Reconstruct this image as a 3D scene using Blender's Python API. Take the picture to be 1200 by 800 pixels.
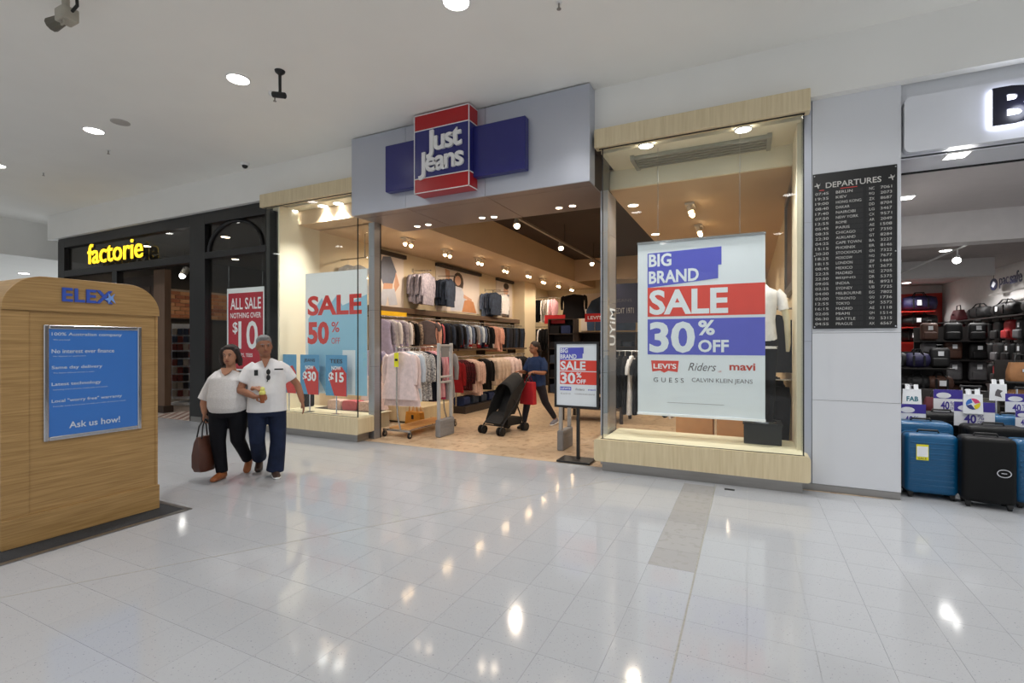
import bpy, bmesh, math, random
from mathutils import Matrix, Vector, noise
for o in list(bpy.data.objects): bpy.data.objects.remove(o)
SC = bpy.context.scene
COL = SC.collection
R = random.Random(7)
PI = math.pi
# ---------------------------------------------------------------- camera
FPX, TH, HC, CXP, CYP = 574.0, math.radians(25.76), 1.6, 600.0, 402.0
cam = bpy.data.cameras.new('camera'); camo = bpy.data.objects.new('camera', cam); COL.objects.link(camo)
camo.location = (0, 0, HC); camo.rotation_euler = (PI/2, 0, TH)
cam.sensor_width = 36; cam.lens = 36*FPX/1200; cam.shift_y = 2/1200; cam.clip_start = .05; cam.clip_end = 200
SC.camera = camo
# ---------------------------------------------------------------- world, exposure
W = bpy.data.worlds.new('world'); SC.world = W; W.use_nodes = True
W.node_tree.nodes['Background'].inputs[0].default_value = (.93, .97, 1, 1)
W.node_tree.nodes['Background'].inputs[1].default_value = .58
vs = SC.view_settings; vs.view_transform = 'Standard'; vs.look = 'None'; vs.gamma = 1; vs.use_curve_mapping = False
vs.exposure = 0.38
# light levels (watts) used by the lamp builders below
LW = dict(mall=140, window=120, soffit=14, store=50, track=85, bag=105, factorie=34)
# ---------------------------------------------------------------- pixel helpers
Cc, Ss = math.cos(TH), math.sin(TH)
def ray(px, py):
    a = (px-CXP)/FPX; return a*Cc-Ss, a*Ss+Cc, (CYP-py)/FPX
def PZ(px, py, z=0.0):
    d = ray(px, py); t = (z-HC)/d[2]; return Vector((d[0]*t, d[1]*t, z))
def PY(px, py, Y):
    d = ray(px, py); t = Y/d[1]; return Vector((d[0]*t, Y, HC+d[2]*t))
def PX(px, py, X):
    d = ray(px, py); t = X/d[0]; return Vector((X, d[1]*t, HC+d[2]*t))
# ---------------------------------------------------------------- materials
def lin(c): return tuple((x/255/12.92 if x/255 <= .04045 else ((x/255+.055)/1.055)**2.4) for x in c)
MATS = {}
def P(name, rgb, rough=.5, metal=0., var=.06, scale=8., stretch=(1,1,1), bump=0., spec=.5, emit=0., rgb2=None, coord='Object', bscale=None, sheen=0.):
    """procedural principled material: two tones mixed by noise, optional bump"""
    if name in MATS: return MATS[name]
    m = bpy.data.materials.new(name); m.use_nodes = True; nt = m.node_tree; n = nt.nodes; l = nt.links
    b = n['Principled BSDF']; c = lin(rgb)
    tc = n.new('ShaderNodeTexCoord'); mp = n.new('ShaderNodeMapping'); mp.inputs['Scale'].default_value = stretch
    l.new(tc.outputs[coord], mp.inputs[0])
    nz = n.new('ShaderNodeTexNoise'); nz.inputs['Scale'].default_value = scale; nz.inputs['Detail'].default_value = 4
    l.new(mp.outputs[0], nz.inputs['Vector'])
    rp = n.new('ShaderNodeValToRGB'); rp.color_ramp.elements[0].position = .3; rp.color_ramp.elements[1].position = .7
    if rgb2: c0, c1 = c, lin(rgb2)
    else: c0, c1 = tuple(x*(1-var) for x in c), tuple(min(1, x*(1+var)) for x in c)
    rp.color_ramp.elements[0].color = (*c0, 1); rp.color_ramp.elements[1].color = (*c1, 1)
    l.new(nz.outputs[0], rp.inputs[0]); l.new(rp.outputs[0], b.inputs['Base Color'])
    b.inputs['Roughness'].default_value = rough; b.inputs['Metallic'].default_value = metal
    b.inputs['Specular IOR Level'].default_value = spec
    if sheen: b.inputs['Sheen Weight'].default_value = sheen
    if bump:
        bp = n.new('ShaderNodeBump'); bp.inputs['Strength'].default_value = bump; bp.inputs['Distance'].default_value = .01
        if bscale:
            n2 = n.new('ShaderNodeTexNoise'); n2.inputs['Scale'].default_value = bscale; l.new(mp.outputs[0], n2.inputs['Vector']); l.new(n2.outputs[0], bp.inputs['Height'])
        else: l.new(nz.outputs[0], bp.inputs['Height'])
        l.new(bp.outputs[0], b.inputs['Normal'])
    if emit:
        b.inputs['Emission Color'].default_value = (*c, 1); b.inputs['Emission Strength'].default_value = emit
    MATS[name] = m; return m
def glassmat(name, tint=(1, 1, 1), ior=1.5):
    m = bpy.data.materials.new(name); m.use_nodes = True; n = m.node_tree.nodes; l = m.node_tree.links
    n.remove(n['Principled BSDF']); o = n['Material Output']
    t = n.new('ShaderNodeBsdfTransparent'); t.inputs[0].default_value = (*tint, 1)
    g = n.new('ShaderNodeBsdfGlossy'); g.inputs['Roughness'].default_value = .01
    fr = n.new('ShaderNodeFresnel'); fr.inputs[0].default_value = ior
    gm = n.new('ShaderNodeNewGeometry'); iv = n.new('ShaderNodeMath'); iv.operation = 'SUBTRACT'; iv.inputs[0].default_value = 1; l.new(gm.outputs['Backfacing'], iv.inputs[1])
    ml = n.new('ShaderNodeMath'); ml.operation = 'MULTIPLY'; l.new(fr.outputs[0], ml.inputs[0]); l.new(iv.outputs[0], ml.inputs[1])
    mx = n.new('ShaderNodeMixShader'); l.new(ml.outputs[0], mx.inputs[0]); l.new(t.outputs[0], mx.inputs[1]); l.new(g.outputs[0], mx.inputs[2])
    l.new(mx.outputs[0], o.inputs[0]); MATS[name] = m; return m
def emat(name, rgb, s):
    if name in MATS: return MATS[name]
    m = bpy.data.materials.new(name); m.use_nodes = True; n = m.node_tree.nodes
    n.remove(n['Principled BSDF']); e = n.new('ShaderNodeEmission'); e.inputs[0].default_value = (*lin(rgb), 1); e.inputs[1].default_value = s
    m.node_tree.links.new(e.outputs[0], n['Material Output'].inputs[0]); MATS[name] = m; return m
def tilemat(name, rgb, speck, w, x0, y0, rough, var=.05, sscale=55., thr=.62, tint2=None):
    """terrazzo / stone tile: per-tile tone from the snapped position, chips from voronoi noise"""
    m = bpy.data.materials.new(name); m.use_nodes = True; nt = m.node_tree; n = nt.nodes; l = nt.links; b = n['Principled BSDF']
    g = n.new('ShaderNodeNewGeometry')
    mp = n.new('ShaderNodeMapping'); mp.inputs['Location'].default_value = (-x0/w, -y0/w, 0); mp.inputs['Scale'].default_value = (1/w, 1/w, 1)
    l.new(g.outputs['Position'], mp.inputs[0])
    fl = n.new('ShaderNodeVectorMath'); fl.operation = 'FLOOR'; l.new(mp.outputs[0], fl.inputs[0])
    sp = n.new('ShaderNodeSeparateXYZ'); l.new(fl.outputs[0], sp.inputs[0]); cb = n.new('ShaderNodeCombineXYZ')
    l.new(sp.outputs[0], cb.inputs[0]); l.new(sp.outputs[1], cb.inputs[1])
    wn = n.new('ShaderNodeTexWhiteNoise'); wn.noise_dimensions = '3D'; l.new(cb.outputs[0], wn.inputs['Vector'])
    c = lin(rgb); mx = n.new('ShaderNodeMix'); mx.data_type = 'RGBA'
    mx.inputs['A'].default_value = (*[x*(1-var) for x in c], 1); mx.inputs['B'].default_value = (*[min(1, x*(1+var)) for x in (lin(tint2) if tint2 else c)], 1)
    l.new(wn.outputs['Value'], mx.inputs['Factor'])
    vz = n.new('ShaderNodeTexNoise'); vz.inputs['Scale'].default_value = sscale; vz.inputs['Detail'].default_value = 3; l.new(g.outputs['Position'], vz.inputs['Vector'])
    rp = n.new('ShaderNodeValToRGB'); rp.color_ramp.elements[0].position = thr; rp.color_ramp.elements[1].position = thr+.06; l.new(vz.outputs[0], rp.inputs[0])
    m2 = n.new('ShaderNodeMix'); m2.data_type = 'RGBA'; m2.inputs['B'].default_value = (*lin(speck), 1)
    l.new(mx.outputs['Result'], m2.inputs['A']); l.new(rp.outputs[0], m2.inputs['Factor'])
    n3 = n.new('ShaderNodeTexNoise'); n3.inputs['Scale'].default_value = .9; n3.inputs['Detail'].default_value = 3; l.new(g.outputs['Position'], n3.inputs['Vector'])
    m3 = n.new('ShaderNodeMix'); m3.data_type = 'RGBA'; m3.blend_type = 'MULTIPLY'; m3.inputs['B'].default_value = (.93, .93, .93, 1)
    l.new(m2.outputs['Result'], m3.inputs['A']); l.new(n3.outputs[0], m3.inputs['Factor']); l.new(m3.outputs['Result'], b.inputs['Base Color'])
    b.inputs['Roughness'].default_value = rough; b.inputs['Specular IOR Level'].default_value = .5
    MATS[name] = m; return m
# ---------------------------------------------------------------- mesh builder
class B:
    def __init__(s): s.v = []; s.f = []; s.k = []; s.ci = 0
    def add(s, vs, fs):
        o = len(s.v); s.v += [Vector(p) for p in vs]
        for f in fs: s.f.append([i+o for i in f]); s.k.append(s.ci)
        return s
    def box(s, x0, y0, z0, x1, y1, z1):
        x0, x1 = min(x0, x1), max(x0, x1); y0, y1 = min(y0, y1), max(y0, y1); z0, z1 = min(z0, z1), max(z0, z1)
        return s.add([(x0,y0,z0),(x1,y0,z0),(x1,y1,z0),(x0,y1,z0),(x0,y0,z1),(x1,y0,z1),(x1,y1,z1),(x0,y1,z1)],
              [(3,2,1,0),(4,5,6,7),(0,1,5,4),(1,2,6,5),(2,3,7,6),(3,0,4,7)])
    def prism(s, poly, M, d):
        """poly in local xy, extruded from z=0 to z=d, mapped by matrix M"""
        n = len(poly); vs = [M @ Vector((x, y, 0)) for x, y in poly]+[M @ Vector((x, y, d)) for x, y in poly]
        return s.add(vs, [list(range(n))[::-1], list(range(n, 2*n))]+[(i, (i+1) % n, n+(i+1) % n, n+i) for i in range(n)])
    def ring(s, rings, cap=True, close=True):
        n = len(rings[0]); vs = [p for r in rings for p in r]; fs = []
        for j in range(len(rings)-1):
            for i in range(n if close else n-1): fs.append((j*n+i, j*n+(i+1) % n, (j+1)*n+(i+1) % n, (j+1)*n+i))
        if cap: fs += [list(range(n))[::-1], list(range((len(rings)-1)*n, len(rings)*n))]
        return s.add(vs, fs)
    def tube(s, pts, r, n=8, cap=True, flat=1., up=None):
        pts = [Vector(p) for p in pts]; rs = r if isinstance(r, (list, tuple)) else [r]*len(pts); out = []; px = None
        for i, p in enumerate(pts):
            d = (pts[min(i+1, len(pts)-1)]-pts[max(i-1, 0)])
            d = d.normalized() if d.length > 1e-9 else Vector((0, 0, 1))
            if px is None:
                a = Vector(up) if up else (Vector((0, 0, 1)) if abs(d.z) < .9 else Vector((1, 0, 0)))
                x = a.cross(d).normalized()
            else:
                x = px-d*px.dot(d); x = x.normalized() if x.length > 1e-6 else px
            px = x; y = d.cross(x); rr = rs[i]; ra, rb = rr if isinstance(rr, (tuple, list)) else (rr, rr*flat)
            out.append([p+x*(ra*math.cos(2*PI*k/n))+y*(rb*math.sin(2*PI*k/n)) for k in range(n)])
        return s.ring(out, cap)
    def cyl(s, p, q, r, n=12): return s.tube([p, q], r, n)
    def lathe(s, prof, c=(0, 0, 0), n=20, cap=True):
        c = Vector(c); return s.ring([[c+Vector((r*math.cos(2*PI*k/n), r*math.sin(2*PI*k/n), z)) for k in range(n)] for r, z in prof], cap)
    def ball(s, c, rx, ry=None, rz=None, n=12, m=8):
        ry = ry or rx; rz = rz or rx; c = Vector(c)
        return s.ring([[c+Vector((rx*math.sin(a)*math.cos(2*PI*k/n), ry*math.sin(a)*math.sin(2*PI*k/n), -rz*math.cos(a))) for k in range(n)] for a in [max(.04, min(PI-.04, PI*j/m)) for j in range(m+1)]])
    def xf(s, M, start=0):
        for i in range(start, len(s.v)): s.v[i] = M @ s.v[i]
        return s
    def mesh(s, name, mats, smooth=None):
        me = bpy.data.meshes.new(name); me.from_pydata([tuple(p) for p in s.v], [], s.f)
        for m in (mats if isinstance(mats, (list, tuple)) else [mats]): me.materials.append(m)
        me.polygons.foreach_set('material_index', s.k)
        if smooth is not None: me.shade_smooth(); me.set_sharp_from_angle(angle=math.radians(smooth))
        me.update(); return me
    def build(s, name, mats, parent=None, smooth=None, local=False, bev=0., **kw):
        if parent is not None and not local:
            l = parent.location
            for i in range(len(s.v)): s.v[i] = s.v[i]-l
        return link(name, s.mesh(name, mats, smooth), parent, bev, **kw)
def link(name, me, parent=None, bev=0., label=None, cat=None, group=None, kind=None):
    o = bpy.data.objects.new(name, me); COL.objects.link(o)
    if parent is not None: o.parent = parent
    if bev:
        b = o.modifiers.new('bevel', 'BEVEL'); b.width = bev; b.segments = 2; b.limit_method = 'ANGLE'
    tag(o, label, cat, group, kind); return o
def tag(o, label=None, cat=None, group=None, kind=None):
    for k, v in (('label', label), ('category', cat), ('group', group), ('kind', kind)):
        if v: o[k] = v
    return o
def T(name, label, cat, loc=(0, 0, 0), rz=0., group=None):
    o = bpy.data.objects.new(name, None); o.empty_display_size = .1; COL.objects.link(o); o.location = loc; o.rotation_euler = (0, 0, rz)
    return tag(o, label, cat, group)
def dup(root, loc, rz=None, label=None, group=None, scale=None):
    r = root.copy(); COL.objects.link(r); r.location = loc
    if rz is not None: r.rotation_euler = (0, 0, rz)
    if scale: r.scale = scale
    tag(r, label, None, group)
    for ch in list(root.children):
        c = ch.copy(); COL.objects.link(c); c.parent = r
        for g in list(ch.children):
            d = g.copy(); COL.objects.link(d); d.parent = c
    return r
def S(name, b, mats, parent=None, smooth=None, bev=0., label=None):
    return b.build(name, mats, parent, smooth, bev=bev, kind=None if parent is not None else 'structure', label=label)
def lamp(name, kind, loc, watts, rgb, parent, size=.07, angle=130, rot=(0, 0, 0), blend=.6):
    d = bpy.data.lights.new(name, kind); d.energy = watts; d.color = rgb
    if kind == 'SPOT': d.spot_size = math.radians(angle); d.spot_blend = blend; d.shadow_soft_size = size
    elif kind == 'POINT': d.shadow_soft_size = size
    elif kind == 'AREA': d.shape = 'RECTANGLE'; d.size, d.size_y = size
    o = bpy.data.objects.new(name, d); COL.objects.link(o)
    if parent is not None: o.parent = parent; o.location = Vector(loc)-parent.location
    else: o.location = loc
    o.rotation_euler = rot; return o
# frames for print: local x right, y up, z out of the surface
def FR(o, x, out):
    x = Vector(x).normalized(); z = Vector(out).normalized(); y = z.cross(x)
    return Matrix.Translation(Vector(o)) @ Matrix((x, y, z)).transposed().to_4x4()
def FRONT(x, z, Y): return FR((x, Y, z), (1, 0, 0), (0, -1, 0))
TCACHE = {}
def tmesh(body, bold, ext, shear=0., space=1.):
    k = (body, bold, ext, shear, space)
    if k not in TCACHE:
        c = bpy.data.curves.new('t', 'FONT'); c.body = body; c.offset = bold; c.extrude = ext; c.shear = shear; c.space_character = space; c.resolution_u = 3; c.fill_mode = 'FRONT' if ext == 0 else 'BOTH'
        o = bpy.data.objects.new('t', c); me = bpy.data.meshes.new_from_object(o); vs_ = [v.co.copy() for v in me.vertices]; fs_ = [list(p.vertices) for p in me.polygons]
        bpy.data.objects.remove(o); bpy.data.curves.remove(c); bpy.data.meshes.remove(me); TCACHE[k] = (vs_, fs_)
    return TCACHE[k]
def txt(body, M, w, h, mat, parent, name='lettering', bold=0., depth=0., shear=0., space=1., skew=0., z=.0012, label=None, keep=False):
    """lettering fitted to w x h with its lower left corner at M's origin"""
    vs_, fs_ = tmesh(body, bold, .05 if depth else 0., shear, space)
    xs = [v.x for v in vs_]; ys = [v.y for v in vs_]; zs = [v.z for v in vs_]
    x0, x1, y0, y1, z0, z1 = min(xs), max(xs), min(ys), max(ys), min(zs), max(zs)
    b = B(); sx = w/(x1-x0); sy = h/(y1-y0) if h else sx
    b.add([M @ Vector(((v.x-x0)*sx, (v.y-y0)*sy+skew*(v.x-x0)*sx, z+((v.z-z0)/(z1-z0)*depth if depth else 0))) for v in vs_], fs_)
    return b.build(name, mat, parent, label=label)
def letters(body, M, w, h, mats, parent, depth, bold=0., space=1., skew=0., smooth=None, name='letter', shear=0.):
    """each character a part of its own"""
    ref = tmesh(body, bold, .05, shear, space)[0]; X0, X1 = min(v.x for v in ref), max(v.x for v in ref); Y0, Y1 = min(v.y for v in ref), max(v.y for v in ref)
    dot = max(v.x for v in tmesh('.', bold, .05, shear, space)[0]); sx, sy = w/(X1-X0), h/(Y1-Y0); out = []
    for i, ch in enumerate(body):
        if ch == ' ': continue
        ax = (max(v.x for v in tmesh(body[:i]+'.', bold, .05, shear, space)[0])-dot) if i else 0
        vs_, fs_ = tmesh(ch, bold, .05, shear, space); b = B()
        b.add([M @ Vector(((v.x+ax-X0)*sx, (v.y-Y0)*sy+skew*(v.x+ax-X0)*sx, (v.z/.1+.5)*depth)) for v in vs_], fs_)
        out.append(b.build(name, mats, parent, smooth))
    return out
def rect(M, x0, y0, x1, y1, mat, parent, name, z=0., d=.0012, label=None, poly=None):
    b = B(); b.prism(poly or [(x0, y0), (x1, y0), (x1, y1), (x0, y1)], M @ Matrix.Translation((0, 0, z)), d)
    return b.build(name, mat, parent, label=label)
def rrect(x0, y0, x1, y1, r, n=5, which=(1, 1, 1, 1)):
    p = []
    for (cx, cy, a, w) in ((x1-r, y0+r, -90, which[0]), (x1-r, y1-r, 0, which[1]), (x0+r, y1-r, 90, which[2]), (x0+r, y0+r, 180, which[3])):
        if w: p += [(cx+r*math.cos(math.radians(a+90*i/n)), cy+r*math.sin(math.radians(a+90*i/n))) for i in range(n+1)]
        else: p.append((x1 if a in (-90, 0) else x0, y0 if a in (-90, 180) else y1))
    return p
# ---------------------------------------------------------------- palette
GLASS = glassmat('clear_glass', (.985, 1, .99))
WHITEP = P('white_paint', (234, 233, 229), .6, var=.015, scale=2)
CEILM = P('ceiling_paint', (240, 239, 234), .75, var=.015, scale=1.5)
PANELW = P('white_panel', (214, 216, 221), .32, var=.012, scale=2)
ALU = P('brushed_aluminium', (170, 171, 176), .36, .75, var=.05, scale=3, stretch=(1, 1, 30))
FASC = P('silver_composite', (180, 184, 195), .33, .3, var=.02, scale=1.5)
STEEL = P('stainless_steel', (150, 147, 144), .30, .9, var=.08, scale=2, stretch=(1, 1, 12))
CHROME = P('chrome', (200, 200, 204), .14, 1., var=.02)
BLACK = P('black_frame', (16, 16, 18), .38, var=.2, scale=5)
BLK = P('black_plastic', (14, 14, 15), .45, var=.2, scale=12)
RUB = P('rubber', (20, 20, 21), .75, var=.2, scale=20)
MAPLE = P('maple_laminate', (206, 188, 150), .42, rgb2=(221, 205, 170), scale=3, stretch=(14, 14, .7))
BAMBOO = P('bamboo_veneer', (148, 114, 66), .40, rgb2=(180, 144, 92), scale=2.2, stretch=(1, 1.4, 42), bump=.03)
SILLC = P('sill_lit_cream', (230, 221, 190), .4, var=.02, scale=3)  # yellower sill top; the downlights' brightness is put into this colour
SOFM = P('soffit_bronze', (150, 138, 132), .38, .5, var=.03, scale=2)
CREAM = P('cream_wall', (232, 222, 196), .55, var=.02, scale=2)
BEIGE = P('beige_plaster', (205, 180, 148), .7, var=.03, scale=1.5)
DARKC = P('dark_void', (62, 52, 46), .8, var=.1, scale=2)
INKW = P('print_white', (240, 242, 245), .45, var=.01)
INKR = P('print_red', (214, 62, 48), .45, var=.02)
INKB = P('print_blue', (84, 88, 190), .45, var=.02)
INKK = P('print_black', (24, 24, 28), .5, var=.05)
# ================================================================ THE SETTING
ZC = 4.85; BY = 6.12; BZ = 4.235
# floor: grout bed, single tiles near the camera, the rest of the tiling as one joined part
TW, TX0, TY0 = .325, -.333, 3.63
TERR = tilemat('terrazzo', (175, 177, 181), (118, 119, 123), TW, TX0, TY0, .085, .012, sscale=95., thr=.65)
PATCH = tilemat('terrazzo_worn', (160, 158, 157), (154, 152, 150), TW, TX0, TY0, .25, .04, sscale=14, thr=.55)
GROUT = P('grout', (164, 165, 166), .6, var=.05, scale=20)
fl = S('floor', B().box(-34, -12, -.06, 9, 6.19, -.003), GROUT)
g = .0007; h = TW
tb = B().box(g, g, -.0028, h-g, h-g, 0); tme = tb.mesh('floor_tile', TERR); tmp_ = B().box(g, g, -.0028, h-g, h-g, 0).mesh('floor_tile', PATCH)
cand = []
for i in range(-60, 22):
    for j in range(-26, 9):
        x, y = TX0+i*TW, TY0+j*TW
        if y+TW > 6.19+.2: continue
        cx, cy = x+TW/2, y+TW/2; dep = -cx*Ss+cy*Cc; lat = cx*Cc+cy*Ss
        vis = dep > .6 and abs(lat/dep*FPX) < 680 and HC/dep*FPX < 470
        cand.append((dep if vis else 99+abs(cx)+abs(cy), i, j, x, y))
cand.sort(); near = cand[:300]; rest = cand[300:]
for dep, i, j, x, y in near:
    worn = i == -1 and 0 <= j < 7
    o = link('floor_tile', tmp_ if worn else tme, fl); o.location = (x, y, 0)
    if y+TW > 6.19: o.scale = (1, (6.19-y)/TW, 1)
rb = B()
for dep, i, j, x, y in rest:
    rb.ci = 1 if (i == -1 and 0 <= j < 7) else 0
    rb.box(x+g, y+g, -.0028, x+h-g, min(y+h, 6.19)-g, 0)
rb.build('floor_tiling', [TERR, PATCH], fl, kind='stuff')
xl = TX0-60*TW; B().box(-34, -12, -.0028, xl-.002, 6.188, 0).build('floor_screed', TERR, fl)
# joints: expansion joint square to the shops, diagonal movement joint
JNT = P('joint_seal', (150, 148, 140), .5, var=.15, scale=30)
S('trim_1', B().box(TX0-.006, -1, 0, TX0+.005, 6.0, .0012), JNT)
a, b_ = PZ(-160, 731), PZ(742, 557.5); d = (b_-a).normalized(); n_ = Vector((-d.y, d.x, 0))*.004
S('trim_2', B().add([a-n_, b_-n_, b_+n_, a+n_, a-n_+Vector((0,0,.001)), b_-n_+Vector((0,0,.001)), b_+n_+Vector((0,0,.001)), a+n_+Vector((0,0,.001))], [(3,2,1,0),(4,5,6,7),(0,1,5,4),(1,2,6,5),(2,3,7,6),(3,0,4,7)]), JNT)
# mall ceiling and bulkheads
S('ceiling', B().box(-17.3, -12, ZC, 9, BY+.1, ZC+.1), CEILM)
S('wall_bulkhead', B().box(-16.15, BY, BZ, 9, BY+.12, ZC), WHITEP)
S('trim_3', B().box(-16.15, BY+.12, BZ, -8.0, 6.35, BZ+.03), WHITEP)
S('wall_left_bulkhead', B().box(-17.4, -12, 3.9, -17.3, 14, ZC), WHITEP)
S('ceiling_low', B().box(-30, -12, 3.9, -17.4, 14, 3.95), CEILM)
S('wall_far_left', B().box(-30.1, -12, 0, -30, 14, 3.95), WHITEP)
S('wall_far_back', B().box(-30, 13.9, 0, -16.0, 14, ZC), WHITEP)
S('wall_corner_return', B().box(-16.15, 6.24, BZ-.0, -16.05, 13.9, ZC), WHITEP)
S('ceiling_corner', B().box(-17.3, BY+.1, ZC, -16.05, 13.9, ZC+.1), CEILM)
# white panelled wall between the two shops, with its single panels
SX0, SX1 = .625, 1.402
wr = S('wall_right_pier', B().box(.535, 6.245, 0, SX1, 6.5, 4.262), P('panel_backing', (120, 121, 126), .6))
zs = [.075, .985, 1.71, 4.258]
zl = [.075, 1.62, 2.92, 4.258]
for z0, z1 in zip(zs, zs[1:]): B().box(SX0+.002, 6.22, z0+.002, SX1, 6.244, z1-.002).build('wall_panel', PANELW, wr)
for z0, z1 in zip(zl, zl[1:]): B().box(.538, 6.232, z0+.002, SX0-.003, 6.244, z1-.002).build('wall_panel', FASC, wr)
S('baseboard_right', B().box(.535, 6.222, 0, SX1-.003, 6.244, .072), STEEL)
# shop shells: floors, ceilings, walls
STONE = tilemat('store_stone', (196, 172, 144), (170, 140, 108), .6, 0, 6.2, .28, .06, sscale=9, thr=.56, tint2=(206, 180, 150))
sf = S('floor_shop', B().box(-7.75, 6.19, -.06, SX1, 19.2, -.003), GROUT)
st = B().box(.0012, .0012, -.0028, .6-.0012, .6-.0012, 0).mesh('shop_tile', STONE); srest = B(); kk = 0
for j in range(22):
    for i in range(15):
        x, y = -7.75+i*.6, 6.2+j*.6
        if y > 18.6: continue
        if y < 11 and -6 < x < -1.2: o = link('shop_tile', st, sf); o.location = (x, y, 0)
        else: srest.box(x+.0012, y+.0012, -.0028, x+.5988, y+.5988, 0)
srest.build('shop_tiling', STONE, sf, kind='stuff')
SH = 3.8
SHOPW = P('shop_wall', (222, 205, 172), .6, var=.03, scale=1.5)
S('wall_window_dark_end', B().box(-7.83, 6.28, .41, -7.61, 6.34, 4.04), BLACK)
S('wall_shop_left', B().box(-7.75, 6.95, 0, -7.6, 19.2, 4.7), SHOPW)
S('wall_shop_right', B().box(.56, 6.5, 0, .68, 19.2, 4.7), SHOPW)
S('wall_shop_back', B().box(-7.75, 19.2, 0, .68, 19.35, 4.7), SHOPW)
S('ceiling_shop_void', B().box(-5.55, 7.15, 4.55, -1.83, 19.2, 4.65), DARKC)
S('ceiling_shop_left', B().box(-7.6, 6.5, SH, -5.55, 19.2, 4.55), BEIGE)
S('ceiling_shop_right', B().box(-1.83, 7.0, SH, .56, 19.2, 4.55), BEIGE)
S('trim_4', B().box(-5.55, 16.6, SH, -1.83, 16.75, 4.55), BEIGE)
# entry soffit behind the fascia: composite panels with open joints
es = S('ceiling_entry', B().box(-5.64, 5.93, 3.64, -1.81, 7.15, 4.6), DARKC)
for x0, x1 in ((-5.655, -4.62), (-4.612, -3.26), (-3.252, -1.795)):
    B().box(x0, 5.93, 3.62, x1, 6.096, 3.638).build('soffit_panel', SOFM, es)
    B().box(x0, 6.104, 3.62, x1, 7.15, 3.638).build('soffit_panel', SOFM, es)
# factorie shell
FY = 6.2
FAC = P('factorie_paint', (74, 70, 66), .7, var=.05)
S('floor_neighbour', B().box(-15.8, 6.19, -.06, -7.76, 14, 0), P('neighbour_concrete', (120, 112, 104), .5, var=.12, scale=3))
S('wall_neighbour_back', B().box(-15.8, 13.9, 0, -7.76, 14, 4.4), FAC)
S('wall_neighbour_left', B().box(-15.9, 6.3, 0, -15.8, 14, 4.4), FAC)
S('wall_neighbour_right', B().box(-7.85, 6.3, 0, -7.76, 14, 4.4), FAC)
S('ceiling_neighbour', B().box(-15.8, 6.3, 4.22, -7.76, 14, 4.3), P('neighbour_ceiling', (92, 88, 84), .8))
# bag shop shell
BGW = P('bag_shop_wall', (206, 202, 200), .7, var=.03)
S('floor_bag_entry', B().box(SX1, 6.19, -.06, 12, 7.1, 0), TERR)
S('floor_bag_shop', B().box(SX1, 7.1, -.06, 12, 16, 0), P('bag_shop_carpet', (70, 66, 66), .85, var=.15, scale=40))
S('wall_bag_left', B().box(SX1-.02, 6.5, 0, SX1+.06, 16, 4.25), BGW)
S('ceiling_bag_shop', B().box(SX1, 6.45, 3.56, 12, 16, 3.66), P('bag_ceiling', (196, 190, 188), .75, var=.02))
S('wall_bag_right', B().box(12, 6.2, 0, 12.1, 16, 4.25), BGW)
# ================================================================ JUST JEANS FASCIA AND SIGN
t = T('shop_fascia', 'brushed silver panel fascia above the open clothing shop entrance', 'fascia', (-3.72, 5.9, 3.62))
for x0, x1 in ((-5.66, -4.618), (-4.612, -3.257), (-3.251, -1.79)): B().box(x0, 5.9, 3.62, x1, 5.928, 4.832).build('panel', FASC, t)
B().box(-1.79, 5.9, 3.62, -1.775, BY, 4.832).build('return_panel', FASC, t); B().box(-5.675, 5.9, 3.62, -5.66, BY, 4.832).build('return_panel', FASC, t)
SRED = P('sign_red', (168, 24, 30), .28, var=.02); SBLU = P('sign_navy', (38, 40, 110), .28, var=.02); LETW = P('letter_white', (226, 226, 226), .4, var=.02)
t = T('shop_sign', 'red and navy box sign reading Just Jeans with two blue side bars', 'sign', (-3.826, 5.67, 3.715))
for x0, x1 in ((-4.9, -4.27), (-3.38, -2.6)): B().box(x0, 5.78, 3.86, x1, 5.898, 4.55).build('side_bar', SBLU, t, bev=.012)
B().box(-4.275, 5.67, 4.595, -3.377, 5.898, 4.82).build('red_band', SRED, t)
B().box(-4.275, 5.67, 3.92, -3.377, 5.898, 4.595).build('navy_face', SBLU, t)
B().box(-4.275, 5.67, 3.715, -3.377, 5.898, 3.92).build('red_band', SRED, t)
e = B()
for z in (3.72, 3.92, 4.595, 4.815): e.box(-4.279, 5.664, z-.006, -3.371, 5.672, z+.006); e.box(-3.379, 5.664, z-.006, -3.371, 5.898, z+.006)
for x in (-4.275, -3.377): e.box(x-.006, 5.664, 3.715, x+.006, 5.672, 4.82)
e.build('edge_trim', LETW, t)
letters('Just', FRONT(-4.06, 4.175, 5.668), .58, .385, LETW, t, .03, bold=.022, space=.84, skew=.03)
letters('Jeans', FRONT(-4.19, 3.895, 5.668), .74, .375, LETW, t, .03, bold=.022, space=.84, skew=.03)
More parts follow.
